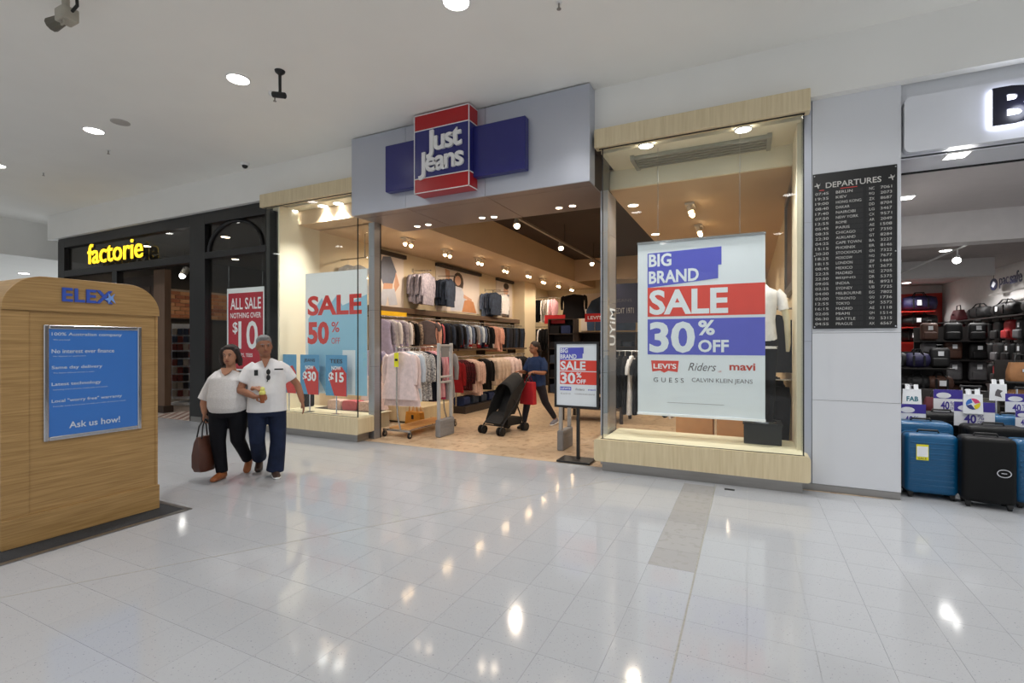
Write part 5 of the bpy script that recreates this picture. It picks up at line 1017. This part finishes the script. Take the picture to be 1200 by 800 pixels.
b.tube([(0, .0, 1.29), (0, -.02, 1.37), (0, -.05, 1.45)], [.058, .05, .048], 12); b.tube([(0, .02, .88), (0, .01, 1.1), (0, .0, 1.3)], [(.14, .1), (.13, .1), (.13, .08)], 12, up=(0, 1, 0))
for s in (-1, 1):
    e_, w_ = (s*.25, -.06, 1.04), (s*.17, -.30, 1.07); b.tube([(s*.13, .0, 1.26), (s*.2, -.01, 1.17), e_], [.04, .042, .038], 10); b.tube([e_, (s*.21, -.18, 1.05), w_], [.04, .035, .026], 10); hand(b, w_, (0, -1, -.1), (0, 0, 1), -s, curl=1., s=.92)
for k, f, s in (((-.09, -.16, .48), (-.08, -.28, .08), -1), ((.09, .16, .46), (.1, .46, .1), 1)): b.tube([(s*.09, .0, .86), k, f], [.08, .052, .036], 10)
remesh(b.build('body', SK1, pw, local=True), .0085, 3); face(pw, Vector((0, -.076, 1.51)), 1., rr_, LIP, HDK)
b = B(); b.ball((0, .03, .04), .09, .1, .088, 14, 10); b.ball((0, .075, -.01), .08, .07, .1, 14, 10); b.tube([(0, .09, 0), (0, .13, -.08), (0, .12, -.2)], [.05, .045, .02], 10); b.xf(Matrix.Translation((0, -.07, 1.515)) @ rr_); remesh(b.build('hair', HDK, pw, local=True), .011, 2)
b = B(); b.tube([(0, .02, .78), (0, .02, .9), (0, .0, 1.08), (0, -.01, 1.2), (0, .0, 1.31), (0, -.005, 1.35)], [(.19, .14), (.185, .14), (.175, .135), (.18, .13), (.14, .09), (.07, .065)], 18, up=(0, 1, 0))
for s in (-1, 1): b.tube([(s*.13, .0, 1.3), (s*.2, -.005, 1.2), (s*.245, -.045, 1.07)], [.065, .068, .06], 12)
remesh(b.build('denim_shirt', P('shirt_denim', (34, 50, 84), .8, rgb2=(46, 64, 102), scale=7, spec=.2), pw, local=True), .012, 3)
b = B(); b.tube([(0, .02, .9), (0, .02, .78)], [(.165, .13), (.17, .135)], 16, up=(0, 1, 0)); b.tube([(-.09, .0, .82), (-.09, -.16, .48), (-.08, -.27, .11)], [.1, .072, .05], 14); b.tube([(.09, .0, .82), (.09, .16, .46), (.1, .44, .14)], [.1, .072, .05], 14)
remesh(b.build('leggings', P('leggings_navy', (28, 28, 42), .8, var=.15, scale=10), pw, local=True), .011, 3); shoe(pw, (-.08, -.28, 0), (0, -1, 0), BLK, L=.23); shoe(pw, (.1, .46, .02), (.1, -1, -.15), P('shoe_grey', (130, 130, 140), .6), sole=INKW, L=.23)
# ================================================================ BAG SHOP
LBX = P('lightbox_white', (222, 224, 230), .35, var=.01)
t = T('bag_shop_fascia', 'white rounded fascia panel with a dark backlit letter B over the luggage shop', 'fascia', (3.5, 6.2, 3.52))
b = B(); b.prism(rrect(1.425, 3.525, 8.9, 4.085, .06, 5, which=(0, 0, 1, 1)), FR((0, 6.3, 0), (1, 0, 0), (0, -1, 0)), .1); b.build('panel', LBX, t, 40)
B().box(1.405, 6.2, 4.262, 8.9, 6.24, 4.30).build('upper_frame', PANELW, t); B().box(1.403, 6.3, 3.50, 9, 6.42, 4.262).build('backing', PANELW, t); B().box(1.41, 6.3, 3.49, 9, 6.80, 3.515).build('soffit', PANELW, t)
B().box(1.41, 6.795, 3.47, 9, 6.81, 3.56).build('shadow_gap', BLK, t)
M = FRONT(2.075, 3.66, 6.19); p0, p1 = PY(1162, 149, 6.17), PY(1162, 105, 6.17)
M = FRONT(p0.x, p0.z, 6.17); hh = p1.z-p0.z
letters('B', M @ Matrix.Translation((-.012, -.008, -.012)), hh*.88, hh*1.0, emat('letter_glow', (226, 232, 255), 5.), t, .014, bold=.045, name='letter_backlight'); letters('B', M @ Matrix.Translation((0, 0, .004)), hh*.88, hh, P('letter_midnight', (14, 14, 32), .3), t, .02, bold=.04)
lamp('lamp', 'POINT', (p0.x+.2, 6.10, p0.z+.12), 3., (.86, .9, 1), t, size=.1)
p = PZ(1121, 181, 3.49); downlight(p.x, min(p.y, 6.66), 3.489, .085, 'square downlight in the luggage shop soffit near the pier', LW['bag'], square=True)
p = PZ(1061, 231, 3.56); downlight(p.x, p.y, 3.56, .085, 'square downlight inside the luggage shop beside the departures board', LW['bag'], square=True)
RWX = 5.0; BKY = 18.
S('wall_bag_side', B().box(RWX, 10.5, 0, RWX+.1, BKY, 3.56), BGW); S('wall_bag_back', B().box(SX1, BKY, 0, RWX+.1, BKY+.1, 3.56), BGW)
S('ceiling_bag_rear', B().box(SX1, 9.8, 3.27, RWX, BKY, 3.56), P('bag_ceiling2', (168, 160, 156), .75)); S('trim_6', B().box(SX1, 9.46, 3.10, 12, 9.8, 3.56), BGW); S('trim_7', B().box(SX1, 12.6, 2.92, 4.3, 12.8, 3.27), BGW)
for i, (px, py) in enumerate(((1150, 313), (1177, 306), (1062, 331))):
    p = PZ(px, py, 3.27); downlight(min(p.x, 4.15), min(p.y, 17.2), 3.268, .1, ('downlight left of the track spotlight in the luggage shop', 'downlight above the wall sign in the luggage shop', 'downlight beside the board edge deep in the luggage shop')[i], LW['bag'])
for x, y in ((3.2, 8.2), (5.5, 8.2)): downlight(x, y, 3.56, .085, 'square downlight out of view over the luggage shop front', LW['bag'], square=True, group='luggage shop front downlights')
for y in (11.3, 14.8): downlight(3.2, y, 3.268, .1, 'downlight out of view over the luggage aisles', LW['bag'], group='luggage aisle downlights')
a, c = PZ(1050, 323, 3.05), PZ(1146, 281, 3.22); a = PY(1056, 320, 12.2); c = PY(1146, 281, 9.9)
t = T('track_light', 'slanting white light track with one spotlight in the luggage shop', 'light track', tuple(c)); B().tube([a, c], .018, 8).build('rail', RING, t); m_ = a.lerp(c, .78); B().cyl(m_, m_-Vector((0, 0, .14)), .012, 6).build('stem', RING, t); B().tube([m_-Vector((0, -.05, .13)), m_-Vector((.03, .08, .2))], [.05, .06], 12).build('can', RING, t, 40); B().ball(m_-Vector((.032, .09, .205)), .045, n=10, m=6).build('bulb', LENS, t)
for q in (a, c): B().cyl(q, (q.x, q.y, 3.3), .008, 6).build('hanger', RING, t)
# hung brand sign near the side wall
q0, q1 = PX(1160, 345, 4.8), PX(1232, 318, 4.8); t = T('hanging_wall_sign', 'pale hanging sign with an oval logo beside the luggage wall', 'sign', tuple(q0)); M = FR((4.8, q0.y, q0.z), (0, -1, 0), (-1, 0, 0)); NAVY = P('logo_navy', (26, 28, 58), .5)
rect(M, 0, -.03, 1.9, .0, FRM, t, 'bar', d=.02); rect(M, 0, 0, 0, 0, NAVY, t, 'oval_logo', poly=el(.2, .2, .17, .13, 18), d=.01); rect(M, 0, 0, 0, 0, LBX, t, 'logo_swirl', poly=[(.1, .18), (.2, .27), (.3, .22), (.3, .2), (.2, .13), (.1, .17)], z=.01); txt('pac', M @ Matrix.Translation((.47, .08, 0)), .40, .22, NAVY, t, depth=.008); txt('safe', M @ Matrix.Translation((.93, .13, 0)), .5, .24, NAVY, t, bold=.02, depth=.008)
for u in (.2, 1.6): B().cyl(M @ Vector((u, 0 if u > 1 else .3, .005)), (4.8, (M @ Vector((u, 0, 0))).y, 3.27), .004, 4).build('cable', BLK, t)
# ---------------- suitcases
def rbox(b, w, d, h, r, z0=0., n=4):
    """rounded box centred on x,y"""
    rows = []
    for k in range(n+1): a = PI/2*k/n; rows.append((r*(1-math.sin(a)), z0+r*(1-math.cos(a))))
    rows += [(i, 2*z0+h-z) for i, z in rows[::-1]]
    rings = []
    for ins, z in rows: rings.append([Vector((x, y, z)) for x, y in rrect(-w/2+ins, -d/2+ins, w/2-ins, d/2-ins, max(.004, r-ins*.6), 4)])
    return b.ring(rings)
def suitcase(loc, rz, w, d, h, m, label, ribs=9, tag_=None, handle=0., logo=None, lay=False):
    t = T('suitcase', label, 'suitcase', loc, rz); wh = .05
    b = B(); rbox(b, w, d, h-wh, .05, wh); b.build('shell', m, t, 45, local=True)
    for i in range(ribs):
        zz = wh+.09+i*(h-wh-.18)/max(1, ribs-1); B().box(-w/2+.04, -d/2-.006, zz-.008, w/2-.04, -d/2+.004, zz+.008).build('rib', m, t, bev=.004, local=True)
    b = B(); rr = rrect(-w/2-.002, wh-.002, w/2+.002, h+.002, .055, 5); b.prism(rr, FR((0, .012, 0), (1, 0, 0), (0, -1, 0)), .024); b.build('zip_band', BLK, t, 40, local=True)
    for sx in (-1, 1):
        for sy in (-1, 1): B().cyl((sx*(w/2-.05)-.014, sy*(d/2-.04), .028), (sx*(w/2-.05)+.014, sy*(d/2-.04), .028), .028, 12).build('wheel', RUB, t, 40, local=True); B().box(sx*(w/2-.05)-.022, sy*(d/2-.04)-.018, .03, sx*(w/2-.05)+.022, sy*(d/2-.04)+.018, .07).build('wheel_housing', BLK, t, local=True)
    B().tube([(-.09, 0, h-.005), (-.08, 0, h+.025), (.08, 0, h+.025), (.09, 0, h-.005)], .011, 8).build('carry_handle', BLK, t, 60, local=True)
    if handle:
        for sx in (-1, 1): B().cyl((sx*.08, d/2-.05, h-.02), (sx*.08, d/2-.05, h+handle), .009, 8).build('telescopic_tube', CHROME, t, local=True)
        B().tube([(-.1, d/2-.05, h+handle), (.1, d/2-.05, h+handle)], .016, 8).build('pull_grip', BLK, t, local=True)
    if tag_:
        M = FR((-w/2+tag_[0], -d/2-.012, tag_[1]), (1, 0, 0), (0, -1, 0)); o = rect(Matrix.Identity(4), 0, 0, 0, 0, INKW, None, 'x') if 0 else None
        b = B(); b.prism([(0, 0), (.10, 0), (.10, .16), (0, .16)], M, .002); b.build('ticket', P('ticket_yellow', (232, 226, 40), .5), t, local=True); b = B(); b.prism([(.005, .035), (.095, .035), (.095, .14), (.005, .14)], M @ Matrix.Translation((0, 0, .002)), .001); b.build('ticket_print', INKW, t, local=True)
        tx = txt('SALE', M @ Matrix.Translation((.015, .007, .002)), .07, .02, INKK, None); tx.parent = t
    if logo: 
        b = B(); n = 16; b.ring([[Vector((logo[0]+(.045+e)*math.cos(2*PI*i/n), -d/2-z, logo[1]+(.032+e)*math.sin(2*PI*i/n))) for e, z in ((0, 0), (.008, 0), (.008, .008), (0, .008))] for i in range(n)], cap=False); b.f += [[(n-1)*4+i, (n-1)*4+(i+1) % 4, (i+1) % 4, i] for i in range(4)]; b.k += [0]*4; b.build('oval_logo', CHROME, t, local=True); B().box(logo[0]-.02, -d/2-.006, logo[1]-.004, logo[0]+.02, -d/2, logo[1]+.004).build('logo_bar', CHROME, t, local=True)
    return t
BLUS = P('case_blue', (4, 82, 126), .32, var=.05, scale=4); BLKS = P('case_black', (6, 6, 7), .5, spec=.25, var=.15, scale=6)
def base(px, py): return PZ(px, py)
suitcase((1.69, 6.50, 0), 0, .44, .25, .665, BLUS, 'blue ribbed suitcase with a yellow ticket at the front beside the white wall', tag_=(.09, .40))
suitcase((2.10, 6.36, 0), -.08, .40, .25, .685, BLKS, 'black plain suitcase with an oval silver logo at the front', ribs=0, logo=(.10, .36))
suitcase((2.545, 6.52, 0), 0, .44, .26, .66, BLUS, 'blue ribbed suitcase at the right edge of the photo')
suitcase((1.72, 6.86, 0), 0, .5, .3, .74, BLUS, 'larger blue suitcase directly behind the ticketed blue one', ribs=11)
suitcase((2.33, 6.88, 0), 0, .5, .3, .73, BLKS, 'larger black suitcase directly behind the logo suitcase', ribs=0)
suitcase((2.02, 7.3, 0), 0, .4, .26, .80, BLKS, 'black suitcase in the third row between the 40% cards', ribs=5)
suitcase((2.62, 7.3, 0), 0, .44, .28, .80, BLUS, 'blue suitcase in the third row under the right hand 40% card', ribs=9)
suitcase((3.05, 6.9, 0), 0, .48, .3, .74, BLUS, 'blue suitcase behind the right edge one', ribs=11)
suitcase((1.78, 7.75, 0), 0, .42, .28, .72, BLKS, 'black suitcase at the back left below the patterned carrier bag', ribs=7, handle=.35); suitcase((2.45, 7.75, 0), 0, .42, .28, .72, BLKS, 'black suitcase at the back below the white carrier bag', ribs=7, handle=.35); suitcase((2.95, 7.75, 0), 0, .42, .28, .72, BLKS, 'black suitcase at the back right behind the cards', ribs=7, handle=.35)
PUR = P('card_purple', (58, 44, 140), .5); CW = P('card_white', (222, 222, 226), .5)
for i, (px0, px1, pt, pb, Y) in enumerate(((1052, 1085, 474, 499, 6.98), (1094, 1128, 457, 482, 7.5), (1118, 1166, 472, 498, 7.10), (1178, 1212, 462, 484, 7.5), (1190, 1215, 482, 500, 7.1))):
    a, c = PY(px0, pb, Y), PY(px1, pt, Y); w, h = c.x-a.x, c.z-a.z
    t = T('discount_card', ('purple and white 40% card standing nearest the white wall', 'purple and white 40% card at the back left', 'wide purple and white 40% card in the middle of the suitcases', 'purple and white 40% card at the back right', 'purple and white card at the right edge behind the blue suitcase')[i], 'sign', (a.x+w/2, Y, a.z)); B().box(a.x, Y, a.z, c.x, Y+.004, c.z).build('card', CW, t); M = FRONT(a.x, a.z, Y-.0002); rect(M, 0, h*.6, w, h, PUR, t, 'purple_band'); rect(M, 0, 0, 0, 0, CW, t, 'white_oval', poly=[(w*x, h*y) for x, y in el(.35, .74, .26, .13)], z=.0012)
    txt('40', M @ Matrix.Translation((w*.25, h*.12, 0)), w*.3, h*.36, PUR, t, bold=.03); txt('%', M @ Matrix.Translation((w*.58, h*.28, 0)), w*.16, h*.2, PUR, t); txt('OFF', M @ Matrix.Translation((w*.58, h*.12, 0)), w*.16, h*.12, PUR, t)
    B().cyl((a.x+w/2, Y+.01, 0 if Y > 7.05 else .74), (a.x+w/2, Y+.01, c.z-.02), .006, 6).build('prop', CHROME, t)
for i, (px0, px1, pt, pb, Y) in enumerate(((1057, 1080, 456, 474, 7.2), (1128, 1152, 462, 484, 7.08), (1159, 1180, 450, 469, 7.68))):
    a, c = PY(px0, pb, Y), PY(px1, pt, Y); w, h = c.x-a.x, c.z-a.z
    t = T('carrier_bag', ('white carrier bag with teal letters beside the white wall', 'white carrier bag with a coloured wheel print over the 40% card', 'white carrier bag with a grey print at the back')[i], 'bag', (a.x+w/2, Y, a.z)); b = B(); b.prism([(0, 0), (w, 0), (w*.96, h), (w*.04, h)], FRONT(a.x, a.z, Y), .01); b.build('body', INKW, t)
    for u in (.28, .72): B().tube([(a.x+w*(u-.06), Y-.005, c.z-.01), (a.x+w*(u-.05), Y+.01, c.z+.05), (a.x+w*(u+.05), Y+.01, c.z+.05), (a.x+w*(u+.06), Y-.005, c.z-.01)], .012, 6).build('handle', INKW, t)
    ps = T('bag_display_post', 'slim chrome post behind the '+('teal lettered', 'coloured wheel', 'grey printed')[i]+' carrier bag', 'post', (a.x+w/2, Y+.05, 0)); B().cyl((a.x+w/2, Y+.05, 0), (a.x+w/2, Y+.05, c.z+.04), .008, 8).build('shaft', CHROME, ps); B().cyl((a.x+w*.2, Y+.05, c.z+.04), (a.x+w*.8, Y+.05, c.z+.04), .006, 6).build('cross_hook', CHROME, ps); B().cyl((a.x+w*.28, Y+.05, c.z+.04), (a.x+w*.28, Y-.0, c.z+.04), .006, 6).build('peg', CHROME, ps)
    M = FRONT(a.x, a.z, Y-.0105)
    if i == 0: txt('FAB', M @ Matrix.Translation((w*.22, h*.25, 0)), w*.6, h*.3, P('teal', (24, 110, 130), .5), t, bold=.03)
    elif i == 1:
        for k, cc in enumerate(((220, 70, 120), (60, 120, 200), (50, 60, 120), (230, 210, 40))): a0 = PI/2*k+.3; rect(M, 0, 0, 0, 0, P('wheel_%d' % k, cc, .5), t, 'wheel_segment', poly=[(w*.5+w*.1*math.cos(a0), h*.5+w*.1*math.sin(a0))]+[(w*.5+w*.36*math.cos(a0+j*PI/8), h*.5+w*.36*math.sin(a0+j*PI/8)) for j in range(5)])
    else: rect(M, 0, 0, 0, 0, GREYI, t, 'print', poly=[(w*x, h*y) for x, y in ((.3, .3), (.7, .2), (.6, .45), (.75, .6), (.45, .7), (.35, .55))])
# ---------------- bags on the walls and stands
BAGM = {k: P('bag_'+k, v, .6, var=.15, scale=9) for k, v in dict(black=(16, 15, 16), navy=(36, 32, 70), maroon=(84, 22, 30), brown=(80, 52, 40), grey=(92, 90, 92), red=(160, 30, 34), tan=(150, 104, 64), olive=(58, 56, 46), pale=(170, 164, 158)).items()}
def duffel(loc, rz, L, r, m, label, tg=False, group=None):
    t = T('duffel_bag', label, 'bag', loc, rz, group); b = B(); b.ring([[Vector((x, r*.9*s*math.cos(a), r+r*s*math.sin(a)*(1 if math.sin(a) > 0 else .95))) for a in [2*PI*k/14 for k in range(14)]] for x, s in ((-L/2, .55), (-L/2+.02, .85), (-L*.3, 1), (0, 1.04), (L*.3, 1), (L/2-.02, .85), (L/2, .55))]); b.build('body', m, t, 60, local=True)
    for e in (-1, 1): B().tube([(-L*.2, e*r*.6, r*1.7), (-L*.12, e*r*.2, r*2.45), (L*.12, e*r*.2, r*2.45), (L*.2, e*r*.6, r*1.7)], .014, 6).build('handle', BLK, t, 60, local=True)
    for x in (-L*.22, L*.2): B().box(x-.015, -r*1.0, r*.3, x+.015, -r*.86, r*1.6).build('strap', BLK, t, local=True)
    if tg: B().box(-L*.12, -r*1.06, r*.7, -L*.12+.1, -r*1.03, r*1.4).build('tag', INKW, t, local=True)
    return t
def backpack(loc, rz, w, h, m, label, group=None, tg=False, pk=None):
    t = T('backpack', label, 'bag', loc, rz, group); b = B(); rbox(b, w, w*.5, h, w*.22); b.build('body', m, t, 60, local=True); b = B(); rbox(b, w*.78, w*.2, h*.42, w*.09, 0); b.xf(Matrix.Translation((0, -w*.3, h*.08))); b.build('pocket', pk or m, t, 60, local=True)
    B().tube([(-.05, 0, h-.02), (-.04, 0, h+.05), (.04, 0, h+.05), (.05, 0, h-.02)], .01, 6).build('handle', BLK, t, local=True)
    if tg: B().box(-.03, -w*.28, h*.6, .05, -w*.265, h*.82).build('tag', INKW, t, local=True)
    return t
def handbag(loc, rz, w, h, m, label, group=None):
    t = T('handbag', label, 'handbag', loc, rz, group); b = B(); b.ring([[Vector((x*a, y*d, z)) for x, y in rrect(-1, -1, 1, 1, .35, 3)] for a, d, z in ((w*.46, w*.17, 0), (w*.5, w*.2, h*.1), (w*.5, w*.18, h*.5), (w*.42, w*.1, h))]); b.build('body', m, t, 60, local=True); B().tube([(-w*.25, 0, h*.95), (-w*.2, 0, h*1.4), (w*.2, 0, h*1.4), (w*.25, 0, h*.95)], .012, 6).build('handle', BLK, t, 60, local=True); B().box(-w*.06, -w*.21, h*.5, w*.06, -w*.19, h*.65).build('clasp', CHROME, t, local=True); return t
# red feature panel on the rear wall with shelves
REDP = P('feature_red', (182, 44, 34), .35, var=.03); a, c = PY(1040, 420, BKY-.05), PY(1104, 343, BKY-.05)
t = T('red_display_panel', 'red display panel with shelves on the rear wall of the luggage shop', 'display panel', ((a.x+c.x)/2, BKY-.05, 0)); B().box(a.x-.6, BKY-.06, 0, c.x, BKY-.001, c.z).build('panel', REDP, t); shz = [2.2, 1.72, 1.25]
for py in (364.5, 383, 401): z = PY(1075, py, BKY-.5).z; B().box(a.x-.3, BKY-.62, z-.03, c.x-.3, BKY-.06, z).build('shelf', REDP, t)
for i, (px, py, L, r, mk, lb) in enumerate(((1077, 364, 0.78, .21, 'navy', 'shiny navy duffel bag on the top red shelf'), (1077, 382.5, 0.8, .17, 'black', 'black duffel bag with a tag on the second red shelf'), (1072, 400.5, .8, .18, 'black', 'black duffel bag on the third red shelf'))): p = PY(px, py, BKY-.36); duffel((p.x, BKY-.36, p.z), 0, L, r, BAGM[mk], lb, tg=True)
# gondola stand of dark bags in the left aisle
def stand(x0, x1, y, label, levels, kinds, fam, dense=.42, face=0.):
    t = T('bag_stand', label, 'display stand', ((x0+x1)/2, y, 0)); B().box(x0, y+.22, 0, x1, y+.26, levels[-1]+.3).build('back_panel', SHF, t)
    for z in levels: B().box(x0, y-.2, z-.02, x1, y+.22, z).build('shelf', SHF, t)
    B().box(x0, y-.2, 0, x1, y+.22, .06).build('plinth', SHF, t)
    for z in levels:
        n = max(1, int((x1-x0)/dense))
        for i in range(n):
            x = x0+(i+.5)/n*(x1-x0); k = R.choice(kinds); f_ = R.choice(fam); gp = '%s %ss on the %s' % (k, f_, label); hh = R.uniform(.28, .4)
            if f_ == 'backpack': backpack((x, y, z), R.uniform(-.2, .2), .3, hh+.06, BAGM[k], '%s backpack on the %s' % (k, label), gp, tg=R.random() < .4)
            elif f_ == 'duffel': duffel((x, y, z), R.uniform(-.1, .1), .38, .14, BAGM[k], '%s duffel bag on the %s' % (k, label), tg=R.random() < .4, group=gp)
            else: handbag((x, y, z), R.uniform(-.2, .2), .32, hh*.7, BAGM[k], '%s handbag on the %s' % (k, label), gp)
stand(2.35, 3.35, 11.6, 'left aisle stand of dark bags', (.3, .72, 1.14), ['black', 'black', 'black', 'navy', 'brown'], ['backpack', 'duffel'], .3); stand(3.3, 4.5, 13.4, 'centre aisle stand of backpacks', (.35, .8, 1.25, 1.65), ['black', 'black', 'grey', 'black', 'brown'], ['backpack'], .34)
stand(2.2, 3.2, 9.0, 'front stand of brown handbags', (.25, .62), ['brown', 'tan', 'maroon', 'black', 'olive'], ['handbag'], .34); stand(3.35, 4.6, 9.6, 'right stand of mixed handbags', (.3, .68, 1.05), ['brown', 'black', 'tan', 'olive', 'grey'], ['handbag', 'backpack'], .34)
# slatwall bags along the side wall
t = T('slatwall', 'grey slatwall behind the bags on the luggage shop side wall', 'slatwall', (RWX-.04, 14, 0)); SLW = P('slatwall_grey', (128, 122, 120), .6)
for k in range(10): B().box(RWX-.06, 10.6, .15+k*.2, RWX-.001, 17.8, .335+k*.2).build('slat', SLW, t)
B().box(RWX-.36, 10.6, 2.13, RWX-.001, 17.8, 2.16).build('top_shelf', SHF, t)
for i, y in enumerate((12.2, 13.5, 14.8)): duffel((RWX-.21, y, 2.16), -PI/2, .95, .14, BAGM['black'], ('nearest', 'middle', 'farthest')[i]+' long black duffel bag on the slatwall top shelf', tg=i == 1)
handbag((RWX-.2, 16.1, 2.16), -PI/2, .55, .28, BAGM['maroon'], 'maroon bag at the far end of the slatwall top shelf')
for r_, z in enumerate((1.66, 1.2, .74)):
    for i in range(14):
        y = 10.9+i*.5; k = ['black', 'grey', 'black', 'red', 'black', 'brown', 'maroon', 'black', 'pale', 'black'][R.randrange(10)]; gp = '%s backpacks on the slatwall' % k
        backpack((RWX-.17, y, z), -PI/2, .34, .42, BAGM[k], '%s backpack hanging on the slatwall, %s row' % (k, ('top', 'middle', 'bottom')[r_]), gp+(' top', ' middle', ' bottom')[r_], tg=R.random() < .4, pk=BAGM[R.choice(['black', 'grey', k])])
# ================================================================ NESTING AND LABELS
def base_(o): return o.name.split('.')[0]
def centre(o):
    vs_ = o.data.vertices; n = len(vs_); st_ = max(1, n//40); s = Vector(); k = 0
    for i in range(0, n, st_): s += vs_[i].co; k += 1
    return s/max(1, k)
NEST = (({'castor_hub', 'castor_fork'}, {'castor'}), ({'hub'}, {'wheel'}), ({'iris'}, {'eye'}), ({'ticket_print'}, {'ticket'}), ({'logo_swirl'}, {'oval_logo'}), ({'logo_bar'}, {'oval_logo'}), ({'bulb'}, {'can', 'head'}),
        ({'clasp', 'pocket', 'tag', 'strap'}, {'body'}), ({'chest_badge', 'pocket_strip', 'open_collar', 'sunglasses'}, {'polo_shirt'}), ({'neckline'}, {'knit_blouse'}), ({'wheel_housing'}, {'wheel'}),
        ({'lettering', 'blue_patch', 'red_band', 'blue_band', 'red_tag', 'blue_tag', 'fine_print', 'blue_shadow', 'white_shape', 'red_arrow', 'crimson_field', 'white_print', 'print', 'purple_band', 'white_oval', 'wheel_segment', 'slate_top', 'skin', 'pale_shorts', 'arm', 'hair', 'face', 'pale_shirt', 'forearm', 'tan_bag', 'dark_trousers', 'denim_shape', 'flap_text', 'flap_slots', 'plane_icon', 'red_heading', 'screw'}, {'sheet', 'cloth', 'card', 'notice', 'panel'}))
for root in [o for o in COL.objects if o.parent is None and o.type in ('EMPTY', 'MESH')]:
    if root.get('kind') == 'structure' or root.get('category') in ('person', 'mannequin') and False: continue
    kids = [c for c in root.children if c.type == 'MESH']
    for cs, ps in NEST:
        pa = [c for c in kids if base_(c) in ps and c.location.length < 1e-6]
        if not pa: continue
        if root.get('category') in ('mannequin', 'person') and 'lettering' in cs: continue
        if root.get('category') in ('sign', 'pilaster', 'fascia') and 'lettering' in cs and len(pa) > 1: continue
        pc_ = [(centre(p_), p_) for p_ in pa]
        for c in kids:
            if base_(c) in cs and c not in pa and not c.children and c.location.length < 1e-6 and c.parent == root:
                q = centre(c); c.parent = min(pc_, key=lambda e_: (e_[0]-q).length)[1]
ORD = 'first second third fourth fifth sixth seventh eighth ninth tenth eleventh twelfth thirteenth fourteenth fifteenth sixteenth seventeenth eighteenth nineteenth twentieth'.split()
same = {}
for o in COL.objects:
    if o.parent is None and 'label' in o.keys() and 'out of view' not in o['label']: same.setdefault(o['label'], []).append(o)
for lb, os_ in same.items():
    if len(os_) < 2 or len(os_) > 20: continue
    os_.sort(key=lambda o: (o.location-camo.location).length if o.location.length > 1e-6 or o.type != 'MESH' else (centre(o)-camo.location).length)
    for i, o in enumerate(os_):
        add = ', %s nearest' % ORD[i] if i else ', nearest'
        nw = len(lb.split()); o['label'] = lb+(add+' of its kind' if nw < 12 else add if nw < 15 else '')
